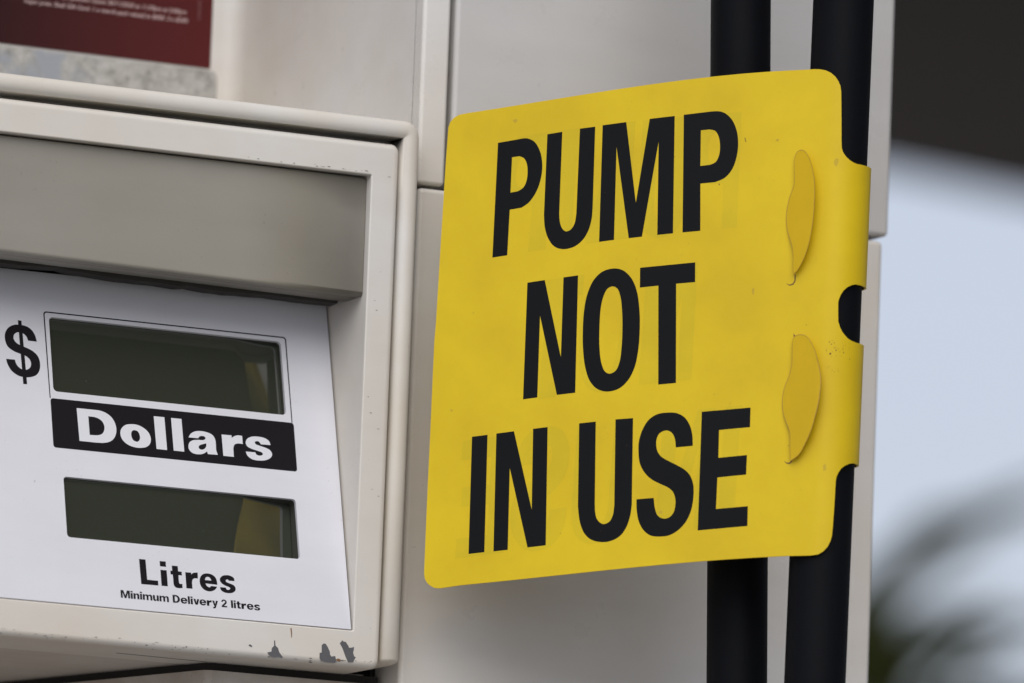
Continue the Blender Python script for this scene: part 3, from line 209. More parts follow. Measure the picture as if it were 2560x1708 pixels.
def fill_into(bm, loops, mp, step=None, back=None):
    """fill outline loops (outer first, holes after) given in mm and map every point with mp -> metres"""
    t = bmesh.new()
    vs = [t.verts.new((p[0], p[1], 0)) for lo in loops for p in lo]
    for tri in tessellate_polygon([[Vector((p[0], p[1], 0)) for p in lo] for lo in loops]):
        try: t.faces.new([vs[i] for i in tri])
        except ValueError: pass
    if step:
        xs = [p[0] for p in loops[0]]
        k = math.ceil(min(xs) / step + 0.01)
        while k * step < max(xs):
            bmesh.ops.bisect_plane(t, geom=t.verts[:] + t.edges[:] + t.faces[:], plane_co=(k * step, 0, 0), plane_no=(1, 0, 0), dist=1e-6)
            k += 1
    bmesh.ops.recalc_face_normals(t, faces=t.faces[:])
    for f in t.faces:
        if f.normal.z < 0: f.normal_flip()
    vm = {v: bm.verts.new(mp(v.co.x, v.co.y)) for v in t.verts}
    out = [bm.faces.new([vm[v] for v in f.verts]) for f in t.faces]
    if back:                             # second skin behind, joined by edge walls with their own vertices
        vb = {v: bm.verts.new(back(v.co.x, v.co.y)) for v in t.verts}
        for f in t.faces: bm.faces.new([vb[v] for v in reversed(f.verts)])
        for e in t.edges:
            if len(e.link_faces) == 1:
                p, q = e.verts
                bm.faces.new([bm.verts.new(c) for c in (mp(p.co.x, p.co.y), mp(q.co.x, q.co.y), back(q.co.x, q.co.y), back(p.co.x, p.co.y))])
    t.free(); return out
def rrect(x0, x1, z0, z1, r, n=5):
    """rounded rectangle, counter-clockwise in (x, z)"""
    pts = []
    for cx, cz, a in ((x1 - r, z0 + r, -90), (x1 - r, z1 - r, 0), (x0 + r, z1 - r, 90), (x0 + r, z0 + r, 180)):
        for k in range(n + 1):
            t = R(a + 90 * k / n); pts.append((cx + r * math.cos(t), cz + r * math.sin(t)))
    return pts
def rings(bm, loops, close=True):
    vs = [[bm.verts.new(p) for p in lo] for lo in loops]; n = len(vs[0])
    for a, b in zip(vs, vs[1:]):
        for k in range(n if close else n - 1):
            bm.faces.new((a[k], a[(k + 1) % n], b[(k + 1) % n], b[k]))
    return vs
def tube(bm, path, rad, n=28, cap=True):
    pts = [Vector(p) for p in path]; prev = None; loops = []
    for i, p in enumerate(pts):
        d = (pts[min(i + 1, len(pts) - 1)] - pts[max(i - 1, 0)]).normalized()
        u = (prev - d * prev.dot(d)).normalized() if prev else d.cross(Vector((0, 1, 0.01))).normalized()
        prev = u; w = d.cross(u); r = rad(i) if callable(rad) else rad
        loops.append([p + (u * math.cos(2 * math.pi * k / n) + w * math.sin(2 * math.pi * k / n)) * r for k in range(n)])
    vs = rings(bm, loops)
    if cap: bm.faces.new(vs[0][::-1]); bm.faces.new(vs[-1])
def front_sheet(name, mat, parent, loops, y, smooth=False):
    bm = bmesh.new(); fs = fill_into(bm, loops, lambda a, b: (a / 1000, y / 1000, b / 1000))
    bmesh.ops.recalc_face_normals(bm, faces=bm.faces[:]); return link(name, bm, mat, parent)

# ================================================================== SETTING
bm = bmesh.new()
vs = [bm.verts.new(p) for p in ((-400, -400, -1.75), (400, -400, -1.75), (400, 400, -1.75), (-400, 400, -1.75))]; bm.faces.new(vs)
g = link('ground', bm, M['concrete']); g['kind'] = 'structure'

# the canopy over the forecourt
canopy = thing('forecourt_canopy', 'dark brown canopy soffit, out of focus at the upper right beyond the pump', 'canopy', (0, 6, 2.75))
def rel(o, root):                        # keep world placement under a located Empty
    o.matrix_parent_inverse = Matrix.Translation(-Vector(root.location)); return o
bm = bmesh.new()
e0 = Vector((7.60, 13.76)); ed = Vector((0.955, 0.297))
dl = Vector((0.297, -0.955)); L0 = Vector((0.15, -0.7)); k0 = (L0 - e0).dot(ed)  # unseen near side, shaped to darken the display reflections and let sunlight in
plan = [e0 + ed * k0, e0 + ed * 12, e0 + ed * 12 + dl * 24, e0 + ed * k0 + dl * 24]
lo = [bm.verts.new((p.x, p.y, 2.75)) for p in plan]; hi = [bm.verts.new((p.x, p.y, 3.45)) for p in plan]
bm.faces.new(lo); bm.faces.new(hi)
for k in range(4): bm.faces.new((lo[k], lo[(k + 1) % 4], hi[(k + 1) % 4], hi[k]))
bmesh.ops.recalc_face_normals(bm, faces=bm.faces[:]); rel(link('roof', bm, M['canopy'], canopy), canopy)
for cx, cy in ((0.9, 2.2), (2.6, 8.0)):
    bm = bmesh.new(); add_box(bm, cx - .12, cx + .12, cy - .12, cy + .12, -1.75, 2.745)
    rel(link('column', bm, M['canopy'], canopy), canopy)

# the palm beyond the pump
base = Vector((6.86, 12.42, -1.75))
palm = thing('palm_tree', 'green palm tree, strongly blurred, behind the lower right edge of the pump', 'tree', base)
bm = bmesh.new()
tube(bm, [base + Vector((0.02 * math.sin(k), 0, 3.10 * k / 10)) for k in range(11)], lambda i: 0.22 - 0.006 * i, 14)
rel(link('trunk', bm, M['bark'], palm, True), palm)
bm = bmesh.new()
def blade(bm, path, w):
    pts = [Vector(p) for p in path]; n = len(pts); prev = None
    for i, p in enumerate(pts):
        d = (pts[min(i + 1, n - 1)] - pts[max(i - 1, 0)]).normalized(); s = d.cross(Vector((-.42, -.88, 0.2))).normalized()
        t = i / (n - 1); ww = w * (0.35 + 1.3 * t) if t < .5 else w * (1 - (t - .5) * 1.9)
        a, c, b = bm.verts.new(p + s * ww / 2), bm.verts.new(p + fwd * 0.15 * ww), bm.verts.new(p - s * ww / 2)
        if prev:
            bm.faces.new((prev[0], a, c, prev[1])); bm.faces.new((prev[1], c, b, prev[2]))
        prev = (a, c, b)
top = base + Vector((0, 0, 3.08))
def frond(az, el, ln, droop, w=0.054, nl=26):
    d = Vector((math.cos(az), math.sin(az), 0)); rach = []
    for k in range(15):
        t = k / 14; rach.append(top + d * ln * t * math.cos(el) + Vector((0, 0, ln * t * math.sin(el) - droop * t * t)))
    tube(bm, rach, lambda i: 0.022 - 0.0013 * i, 6)
    for k in range(2, nl):
        f = k / nl * 14; i = min(int(f), 13); p = rach[i].lerp(rach[i + 1], f - i); ax = (rach[i + 1] - rach[i]).normalized()
        side = ax.cross(Vector((0, 0, 1))).normalized()
        for s in (-1, 1):
            L = 0.61 * (1 - abs(k / nl - .45)); q = (ax * 0.75 + side * s * 0.8 + Vector((0, 0, random.uniform(-.1, .25)))).normalized()
            blade(bm, [p + q * L * j / 5 + Vector((0, 0, -0.18 * (j / 5) ** 2)) for j in range(6)], w)
for k in range(9): frond(R(100 + k * 29 + random.uniform(-8, 8)), R(random.uniform(-8, 12)), random.uniform(1.6, 2.2), random.uniform(.9, 1.4))
# long leaflets that stand up past the pump's edge
def at(x, y): return (Vector((6.848, 12.382, 1.568)) + Vector((0.8976, -0.4392, 0.0375)) * (x - 2190) * 0.000844
                      + Vector((-0.0976, -0.1152, 0.9885)) * (1500 - y) * 0.000844)
def spray(pts, w, n=8):
    P = [at(*p) for p in pts]; out = []; w = w * 2.4
    for i in range(len(P) - 1):
        for k in range(n): out.append(P[i].lerp(P[i + 1], k / n))
    blade(bm, out + [P[-1]], w)
spray([(2010, 1800), (2190, 1480), (2340, 1345), (2480, 1290), (2640, 1265)], 0.046)
spray([(2030, 1820), (2150, 1560), (2230, 1420), (2330, 1330)], 0.034)
spray([(2040, 1800), (2160, 1560), (2200, 1460), (2250, 1380)], 0.04)
spray([(2020, 1840), (2200, 1668), (2360, 1592), (2540, 1556), (2760, 1560)], 0.036)
spray([(2040, 1850), (2180, 1700), (2300, 1640), (2420, 1610)], 0.05)
spray([(2040, 1780), (2110, 1620), (2160, 1500), (2190, 1400)], 0.05)
spray([(2060, 1860), (2150, 1680), (2210, 1570), (2300, 1500)], 0.042)
spray([(2120, 1860), (2200, 1740), (2270, 1650), (2330, 1610)], 0.045)
for k in range(26):
    x0 = random.uniform(2010, 2190); y0 = random.uniform(1680, 1860); a = random.uniform(.35, 1.35); L_ = random.uniform(120, 300)
    if x0 + L_ * math.cos(a) > 2330 or y0 - L_ * math.sin(a) < 1400: continue
    spray([(x0, y0), (x0 + L_ * .5 * math.cos(a), y0 - L_ * .5 * math.sin(a) - 12), (x0 + L_ * math.cos(a + .1), y0 - L_ * math.sin(a) * .9)], random.uniform(.03, .05))
for k in range(14):
    x0 = random.uniform(2080, 2300); y0 = random.uniform(1720, 1900)
    spray([(x0, y0), (x0 + 140, y0 - random.uniform(120, 210)), (x0 + 320, y0 - random.uniform(180, 300))], random.uniform(.008, .016))
spray([(2080, 1600), (2230, 1400), (2400, 1300), (2600, 1215), (2750, 1180)], 0.016)
rel(link('crown', bm, M['leaf'], palm), palm)

# ================================================================== FUEL PUMP
pump = thing('fuel_pump', 'white painted fuel pump with a tilted price display marked Dollars and Litres', 'fuel pump', (-0.1, 0.25, -1.75))
def P(o):
    o.parent = pump; o.matrix_parent_inverse = Matrix.Translation(-Vector(pump.location)); return o
# dark inner body
bm = bmesh.new()
add_box(bm, -.0440, .186, .0400, .48, -1.60, .46)
add_box(bm, -.415, -.0445, .215, .479, -.148, .459)
add_box(bm, -.415, -.0445, .0505, .214, -.1475, .084)
P(link('body', bm, M['core'], None))
P(box('plinth', M['dirty'], None, (-430, 200, 20, 490, -1750, -1601), 6))
P(box('top_cap', M['panel'], None, (-430, 200, -10, 490, 461, 520), 12))
P(box('left_side_panel', M['panel'], None, (-430, -416, 14, 485, -150, 460), 4))
P(box('right_side_panel', M['grey_panel'], None, (187, 190.5, 41, 484, -1600, 460), 1))
# front skins
P(box('edge_strip', M['panel'], None, (-43.6, -30.2, 12, 39.5, 67.9, 460), 1.8, 4))
P(box('upper_panel', M['grey_panel'], None, (-27.6, 193.6, 12, 39.6, 68.6, 460), 2.2, 4))
P(box('lower_panel', M['panel'], None, (-42.8, 190.9, 12, 39.7, -1600, 66.3), 2.4, 4))
# recess above the display: right wall bending into the floor the poster is stuck on
bm = bmesh.new(); prof = [(-43.9, 20)]
for k in range(9): 
    a = R(90 * k / 8); prof.append((-50 - 9 + 9 * math.cos(a), 191 + 9 * math.sin(a)))
prof.append((-415, 200))
lo = [[(x / 1000, y / 1000, z) for x, y in prof] for z in (.0885, .4595)]
rings(bm, lo, False); bmesh.ops.recalc_face_normals(bm, faces=bm.faces[:])
P(link('recess_panel', bm, M['panel'], None, True))
P(box('recess_shelf', M['panel'], None, (-415, -44.2, 14, 198, 84.5, 88.4), 0.8))
# display surround: raised rim with a rounded section, mitred at the corner and open below
bm = bmesh.new()
def rim_path():
    pts = [(-423, -147.6, -1, 0), (-423, 86.5, -1, 0)]
    pts = []
    x0, x1, zt, zb, r = -424, -53.0, 88.8, -145.6, 3.2
    pts += [((x0, zb), (-1, 0)), ((x0, zt - r), (-1, 0))]
    for k in range(1, 6):
        a = R(180 - 90 * k / 5); pts.append(((x0 + r + r * math.cos(a), zt - r + r * math.sin(a)), (math.cos(a), math.sin(a))))
    pts.append(((x1 - r, zt), (0, 1)))
    for k in range(1, 6):
        a = R(90 - 90 * k / 5); pts.append(((x1 - r + r * math.cos(a), zt - r + r * math.sin(a)), (math.cos(a), math.sin(a))))
    for z in (60, 0, -60, zb): pts.append(((x1, z), (1, 0)))
    for k in range(1, 5):
        a = R(90 * k / 4.4); pts.append(((x1, zb - 2.2 * math.sin(a)), (1, 0), math.cos(a)))
    return pts
sec = [(-3.95, 26), (-3.95, 4.0)]
for k in range(13):
    a = R(180 - 180 * k / 12); sec.append((3.95 * math.cos(a), 1.5 - 3.4 * math.sin(a) ** 0.8 if 0 < k < 12 else 1.5))
sec += [(3.95, 4.0), (3.95, 26)]
lo = []
for q in rim_path():
    (x, z), (nx, nz) = q[0], q[1]; sc = q[2] if len(q) > 2 else 1
    lo.append([((x + nx * o * (0.55 + 0.45 * sc)) / 1000, (12 + (y - 12) * (0.25 + .75 * sc) if y < 12 else y) / 1000, (z + nz * o) / 1000) for o, y in sec])
vs = rings(bm, lo, False); bm.faces.new(vs[-1]); bm.faces.new(vs[0])
bmesh.ops.recalc_face_normals(bm, faces=bm.faces[:])
P(link('display_rim', bm, M['rim'], None, True))
# display frame: one closed ring with deep opening walls and softly rounded edges
FX0, FX1, FZ0, FZ1 = -416, -58.0, -150.4, 82.0
OX0, OX1, OZ0, OZ1 = -403, -71.5, -134.5, 67.0
bm = bmesh.new(); lo = []
def ring(x0, x1, z0, z1, r, y): return [(x / 1000, y / 1000, z / 1000) for x, z in rrect(x0, x1, z0, z1, r)]
ro = 3.0
lo.append(ring(FX0, FX1, FZ0, FZ1, 3.4, 46))
for k in range(6):
    a = R(90 * k / 5); ins = ro * (1 - math.cos(a)); lo.append(ring(FX0 + ins, FX1 - ins, FZ0 + ins, FZ1 - ins, 3.4 - ins * .6, ro - ro * math.sin(a)))
ri = 0.7
for k in range(4):
    a = R(90 * k / 3); ins = ri * (1 - math.sin(a)); lo.append(ring(OX0 - ins, OX1 + ins, OZ0 - ins, OZ1 + ins, 0.5 + ins, ri * (1 - math.cos(a))))
lo.append(ring(OX0, OX1, OZ0, OZ1, 0.5, 45))
rings(bm, lo); bmesh.ops.recalc_face_normals(bm, faces=bm.faces[:])
frame = P(link('display_frame', bm, M['frame'], None, True))
frame.modifiers.new('weighted', 'WEIGHTED_NORMAL').weight = 100
def sub(o, part):                       # sub-part of a pump part; parts keep world coordinates
    o.parent = part; o.matrix_parent_inverse = part.matrix_world.inverted() if False else Matrix.Translation((0, 0, 0)); return o
PIECES = []                             # parented after the transforms settle
for c in PAINT_CHIPS: PIECES.append((front_sheet('paint_chip', M['chip'], None, [c], -0.06), frame))
rust = [[(-101.6, -136.0), (-101.2, -138.2), (-101.0, -140.0), (-100.7, -140.0), (-100.7, -138.0), (-101.0, -136.0)],
        [(-79.5, -148.0), (-78.4, -147.3), (-77.2, -147.5), (-76.9, -148.3), (-78.2, -148.5)]]
for c in rust: PIECES.append((front_sheet('rust_stain', M['rust'], None, [c], -0.10), frame))
bm = bmesh.new(); rr = random.Random(11)
def bev_y(z): u = max(0.0, 3.0 - (z + 150.4)); return 3.0 - math.sqrt(max(0.0, 9.0 - u * u))
for k in range(95):                     # scuffs: along the lower edge, the header lip and the corner
    zone = rr.random()
    if zone < .72: x, z, y = rr.uniform(-250, -62), -148.6 + rr.gauss(0, .7), -.06
    elif zone < .9: x, z, y = rr.uniform(-135, -73), 67.9 + abs(rr.gauss(0, .5)), -.05
    else: x, z, y = rr.uniform(-70, -60), rr.uniform(-140, 75), -.05
    w, h = abs(rr.gauss(.3, .45)) + .10, rr.uniform(.05, .20)
    fill_into(bm, [[(x - w, z), (x - w * .3, z + h), (x + w * .5, z + h * .7), (x + w, z + h * .1), (x + w * .2, z - h)]], lambda a, b: (a / 1000, (y + bev_y(b)) / 1000 - .00005, b / 1000))
scuffs = link('dirt', bm, M['scuff'], None); scuffs['kind'] = 'stuff'; PIECES.append((scuffs, frame))
# header: the blank grey window above the read-outs, its lower lip rolled under
bm = bmesh.new(); lo = []
for x in (-402.6, -320, -246, -190, -130, -71.9):
    zb = 15.6 - max(0, (x + 246)) * 0.0125
    pr = [(40, 66.4), (5.6, 66.4), (4.6, 66.0), (4.4, 65.0), (4.2, 48), (4.0, zb + 2.2)]
    for k in range(7):
        a = R(90 * k / 6); pr.append((5.6 - 1.6 * math.cos(a), zb + 1.6 - 1.6 * math.sin(a)))
    pr += [(9.2, zb - .1), (9.4, zb + .35), (10.3, zb + .35), (10.5, zb - .15), (21, zb - .4), (21.4, zb + 1.5), (40, zb + 1.5)]
    lo.append([(x / 1000, y / 1000, z / 1000) for y, z in pr])
vs = rings(bm, lo); bm.faces.new(vs[0]); bm.faces.new(vs[-1]); bmesh.ops.recalc_face_normals(bm, faces=bm.faces[:])
header = P(link('header_panel', bm, M['header'], None, True))
md = header.modifiers.new('weighted', 'WEIGHTED_NORMAL'); md.weight = 80
bm = bmesh.new(); lo = []; rr = random.Random(5)
for k in range(70):
    x = -402 + k * 4.74; zb = 15.6 - max(0, (x + 246)) * 0.0125
    d = 1.3 + .5 * math.sin(x * .045 + 1) + .35 * math.sin(x * .13) + rr.uniform(-.12, .12)
    if -205 < x < -150: d += 0.9
    lo.append([(x / 1000, y / 1000, z / 1000) for y, z in ((21.8, zb + 1.2), (23, zb - d), (31, zb - d - .5), (34, zb + 1.2))])
vs = rings(bm, lo); bm.faces.new(vs[0]); bm.faces.new(vs[-1]); bmesh.ops.recalc_face_normals(bm, faces=bm.faces[:])
PIECES.append((link('gasket', bm, M['gasket'], None), header))
# the sloping plate with the printed sticker and its two read-out openings
TAU = R(15.24); PB = Vector((-.0723, .0005, -.1340)); PU = Vector((0, math.sin(TAU), math.cos(TAU))); PN = Vector((0, -math.cos(TAU), math.sin(TAU)))
def pl(h): return lambda a, b: PB + Vector((a / 1000, 0, 0)) + PU * (b / 1000) + PN * (h / 1000)
HOLES = [rrect(-134.6, -23.6, 98.3, 133.3, 2.0), rrect(-132.5, -22.1, 30.7, 58.8, 1.6)]
outer = [(-330, 0), (0, 0), (0, 154), (-330, 154)]
bm = bmesh.new(); fill_into(bm, [outer] + HOLES, pl(0))
for l in [outer] + HOLES: rings(bm, [[pl(0)(*p) for p in l], [pl(-1.6)(*p) for p in l]])
bmesh.ops.remove_doubles(bm, verts=bm.verts[:], dist=1e-6); bmesh.ops.recalc_face_normals(bm, faces=bm.faces[:])
plate = P(link('display_plate', bm, M['plate'], None)); plate['label'] = 'white printed sticker on the sloping display plate'
def ink(name, groups, mat, h, part=None):
    bm = bmesh.new()
    for l in groups: fill_into(bm, l, pl(h))
    PIECES.append((link(name, bm, mat, None), part or plate))
ink('price_box', [[rrect(-136.3, -20.3, 71.9, 94.95, 1.3)]], M['ink'], 0.03)
o1 = rrect(-137.1, -20.9, 90, 135.7, 1.5); i1 = rrect(-136.5, -21.5, 90.4, 135.1, 1.1)
top_o = [p for p in o1 if p[1] > 94] ; top_i = [p for p in i1 if p[1] > 94]
ink('outline', [[[(-20.85, 94.9)] + top_o + [(-136.6, 94.9), (-136.15, 94.9)] + top_i[::-1] + [(-21.3, 94.9)]]], M['ink'], 0.03)
ink('word_dollars', WORD_DOLLARS, M['white_ink'], 0.06)
for k, l in enumerate(DOLLAR_SIGN): ink('dollar_sign' if k == 0 else 'dollar_bar', [l], M['ink'], 0.03 + .02 * k)
ink('word_litres', WORD_LITRES, M['ink'], 0.03)
# small print, drawn in units of cap height 1
def arc(cx, cy, rx, ry, a0, a1, n=8): return [(cx + rx * math.cos(R(a0 + (a1 - a0) * k / n)), cy + ry * math.sin(R(a0 + (a1 - a0) * k / n))) for k in range(n + 1)]
s_, xh = 0.235, 0.735
def g_n(x=0): return [(x, 0), (x + s_, 0), (x + s_, .42)] + arc(x + .33, .42, .095, .15, 180, 0) + [(x + .425, 0), (x + .66, 0), (x + .66, .48)] + arc(x + .42, .48, .24, .27, 0, 100) + [(x + s_, .64), (x + .19, xh), (x, xh)]
def rot(l, cx, cy): return [(2 * cx - a, 2 * cy - b) for a, b in l]
GL = {
 'M': (1.12, [[(0, 0), (.22, 0), (.22, .70), (.42, 0), (.62, 0), (.82, .70), (.82, 0), (1.04, 0), (1.04, 1), (.73, 1), (.52, .34), (.31, 1), (0, 1)]]),
 'i': (.315, [[(0, 0), (s_, 0), (s_, xh), (0, xh)], [(0, .82), (s_, .82), (s_, 1), (0, 1)]]),
 'l': (.315, [[(0, 0), (s_, 0), (s_, 1), (0, 1)]]),
 'n': (.74, [g_n()]),
 'u': (.74, [rot(g_n(), .33, .365)]),
 'm': (1.14, [[(0, 0), (.22, 0), (.22, .42)] + arc(.32, .44, .10, .13, 180, 0) + [(.42, 0), (.64, 0), (.64, .42)] + arc(.74, .44, .10, .13, 180, 0) + [(.84, 0), (1.06, 0), (1.06, .48)] + arc(.84, .48, .22, .27, 0, 110) + [(.62, .66)] + arc(.42, .5, .2, .25, 60, 110) + [(.2, .64), (.19, xh), (0, xh)]]),
 'D': (.89, [[(0, 0), (.36, 0)] + arc(.36, .5, .46, .5, -90, 90, 12) + [(0, 1)], [(.24, .19), (.24, .81), (.34, .81)] + arc(.34, .5, .23, .31, 90, -90, 10)]),
 'v': (.68, [[(.20, 0), (.46, 0), (.67, xh), (.43, xh), (.335, .28), (.24, xh), (0, xh)]]),
 'y': (.68, [[(.08, -.27)] + arc(.2, -.06, .2, .21, 270, 335, 4) + [(.67, xh), (.43, xh), (.335, .28), (.24, xh), (0, xh), (.22, .02), (.2, -.07), (.08, -.09)]]),
 '2': (.74, [[(0, 0), (.64, 0), (.64, .18), (.28, .18), (.50, .40)] + arc(.32, .68, .31, .32, -30, 180, 12) + [(.2, .68)] + arc(.32, .70, .12, .14, 180, -30, 8) + [(.04, .2)]]),
 ' ': (.36, []),
}
def norm(loops, h):
    xs = [p[0] for l in loops for lo in l for p in lo]; zs = [p[1] for l in loops for lo in l for p in lo]
    k = h / (max(zs) - min(zs)); return [[[((p[0] - min(xs)) * k, (p[1] - min(zs)) * k) for p in lo] for lo in l] for l in loops], (max(xs) - min(xs)) * k
for ch, idx, h, dz in (('t', 3, .93, 0), ('r', 4, .74, 0), ('e', 5, .77, -.02), ('s', 6, .77, -.02)):
    l, w = norm([WORD_LITRES[idx]], h)
    GL[ch] = (w + .06, [[(a, b + dz) for a, b in lo] for lo in l[0]])
def is_hole(lo, first): 
    cx = sum(p[0] for p in lo) / len(lo); xs = [p[0] for p in first]; ys = [p[1] for p in first]; cy = sum(p[1] for p in lo) / len(lo)
    return min(xs) < cx < max(xs) and min(ys) < cy < max(ys)
def setline(text, x0, x1, z, cap):
    tot = sum(GL[c][0] for c in text) - .1; kx = (x1 - x0) / tot; x = 0; groups = []
    for c in text:
        adv, loops = GL[c]
        T = [[(x0 + (x + a) * kx, z + b * cap) for a, b in lo] for lo in loops]
        if T:
            if len(T) > 1 and is_hole(loops[1], loops[0]): groups.append(T)
            else: groups += [[lo] for lo in T]
        x += adv
    return groups
ink('small_print', setline('Minimum Delivery 2 litres', -109.05, -43.3, 4.85, 3.6), M['ink'], 0.03)
# read-out glass: set back behind the plate, its right end deeper
def step(x, a, b): u = min(1.0, max(0.0, (x - a) / (b - a))); return u * u * (3 - 2 * u)
def slope_upper(a, v):                   # the bowed cover film: how steeply it falls back, at width a (mm) and height v (0..1)
    return step(a, -47 + 3 * (1 - v), -42 + 3 * (1 - v)) * (1 - .8 * step(a, -32 + 2 * (1 - v), -27 + 2 * (1 - v))) * (0.104 + max(0, -30 - a) * 0.0022 + (1 - v) * 0.010)
def slope_lower(a, v):
    at_ = -57 + 7 * v ** 1.5
    return step(a, at_, at_ + 5) * (0.147 + max(0, -24 - a) * 0.0022)
for l, x0, x1, z0, z1, slope in ((HOLES[0], -146, -14, 92, 140, slope_upper), (HOLES[1], -146, -14, 24, 65, slope_lower)):
    def deep(a, b):
        v = min(1.0, max(0.0, (b - z0 - 6) / (z1 - z0 - 12))); d = 0.0; q = -80.0
        while q < a: st = min(1.0, a - q); d += slope(q + st / 2, v) * st; q += st
        return pl(-1.9 - d)(a, b)
    bm = bmesh.new(); xs = [x0 + (x1 - x0) * k / 110 for k in range(111)]
    rings(bm, [[deep(a, z0 + (z1 - z0) * k / 14) for a in xs] for k in range(15)], False)
    bmesh.ops.recalc_face_normals(bm, faces=bm.faces[:])
    P(link('display_screen', bm, M['lcd'], None, True))
    bm = bmesh.new(); rings(bm, [[pl(-1.55)(*p) for p in l], [deep(p[0], p[1]) + PN * .0003 for p in l]])
    P(link('screen_surround', bm, M['surround'], None, True))
# underside slot, lower body set back beneath the display
P(box('underside', M['under'], None, (-415, -44.3, 46.5, 213, -150.2, -147.9)))
bm = bmesh.new()
vs = [bm.verts.new((x / 1000, y / 1000, -.15046)) for x, y in ((-172, 25.4), (-127, 29.0), (-127, 30.2), (-172, 27.0))]; bm.faces.new(vs)
PIECES.append((link('slot', bm, M['core'], None), frame))
bm = bmesh.new()
plan = [(-43.2, 28), (-125.5, 28), (-128.5, 30), (-129.6, 33), (-165.5, 180), (-168, 200), (-415, 205), (-415, 212), (-43.2, 212)]
lo = [[(x / 1000, y / 1000, z) for x, y in plan] for z in (-1.600, -.1540)]
vs = rings(bm, lo); bm.faces.new(vs[1]); bm.faces.new(vs[0]); bmesh.ops.recalc_face_normals(bm, faces=bm.faces[:])
P(link('lower_body', bm, M['dirty'], None))
bm = bmesh.new()
plan2 = [(-44.5, 31), (-124.5, 31), (-127, 34), (-127.4, 36), (-162.6, 182), (-164, 204), (-414, 209), (-414, 211.5), (-44.5, 211.5)]
vs = rings(bm, [[(x / 1000, y / 1000, z) for x, y in plan2] for z in (-.1539, -.1503)]); bm.faces.new(vs[1]); bm.faces.new(vs[0])
bmesh.ops.recalc_face_normals(bm, faces=bm.faces[:]); P(link('gap_shade', bm, M['core'], None))  # black fill standing in for the shade inside the gap
# poster and the residue of an older sticker below it
poster = P(front_sheet('poster', M['poster'], None, [[(-400, 144.4), (-63.8, 144.4), (-63.8, 330), (-400, 330)]], 199.4))
poster['label'] = 'dark red poster with small pale print'
P(front_sheet('sticker_residue', M['residue'], None, [[(-400, 120), (-59.9, 120)] + arc(-62.4, 139, 2.5, 4.5, 0, 90) + [(-64, 143.5), (-400, 143.5)]], 199.7))
def text(name, body, x, z, size, mat, rotv=False, shear=0.25):
    cu = bpy.data.curves.new(name, 'FONT'); cu.body = body; cu.size = size / 1000; cu.shear = shear; cu.align_x = 'RIGHT'; cu.offset = size / 1000 * .006
    o = bpy.data.objects.new(name, cu); col.objects.link(o)
    o.rotation_euler = (R(90), 0 if not rotv else R(-90), 0); o.location = (x / 1000, .1992, z / 1000)
    bpy.context.view_layer.update()
    me = bpy.data.meshes.new_from_object(o.evaluated_get(bpy.context.evaluated_depsgraph_get()))
    me.transform(o.matrix_world); bpy.data.objects.remove(o); me.materials.clear(); me.materials.append(mat)
    o = bpy.data.objects.new(name, me); col.objects.link(o); PIECES.append((o, poster)); return o
text('poster_text', 'competition closes 30/11/2020 at 11:59pm at 5:00pm', -77.2, 168.4, 2.9, M['poster_ink'])
text('poster_text', 'major prize: Shell Gift Card. 1 x merch pack valued at $400. 2 x $300', -76.4, 164.4, 2.9, M['poster_ink'])
text('poster_text', '1234567890', -69.8, 176, 2.0, M['poster_faint_ink'], True, 0)

# ================================================================== HOSES
def hose(label, pts):
    t = thing('fuel_hose', label, 'hose', pts[-1], 'black hoses in front of the pump')
    P_ = [Vector(p) for p in pts]; path = []
    for i in range(len(P_) - 1):
        a, b, c, d = P_[max(i - 1, 0)], P_[i], P_[i + 1], P_[min(i + 2, len(P_) - 1)]
        for k in range(14):
            u = k / 14; path.append(0.5 * ((2 * b) + (c - a) * u + (2 * a - 5 * b + 4 * c - d) * u * u + (3 * b - a - 3 * c + d) * u ** 3))
    path.append(P_[-1])
    bm = bmesh.new(); tube(bm, path, HOSE_R, 40); o = link('rubber_tube', bm, M['rubber'], t, True); rel(o, t)
    bm = bmesh.new(); tube(bm, path[:6], 0.017, 24); rel(link('coupling', bm, M['core'], t, True), t)
    return t
def line(x_of_z, y, zs): return [(x_of_z(z) / 1000, y, z / 1000) for z in zs]
hose('black rubber hose passing behind the yellow sign, clear of its curled tabs',
     [(.052, .05, .56), (.056, -.04, .53)] + line(h1, H1Y, (420, 300, 150, 0, -150, -300, -700)) + [(.098, -.09, -1.15), (.13, -.12, -1.45), (.16, -.05, -1.56), (.17, .0, -1.3)])
hose('black rubber hose held by the curled right edge of the yellow sign',
     [(.10, .05, .57), (.099, -.08, .54)] + line(h2, HA.y, (420, 300, 150, 0, -150, -300, -700)) + [(.08, -.13, -1.2), (.06, -.16, -1.5), (.03, -.1, -1.58), (.02, .0, -1.3)])

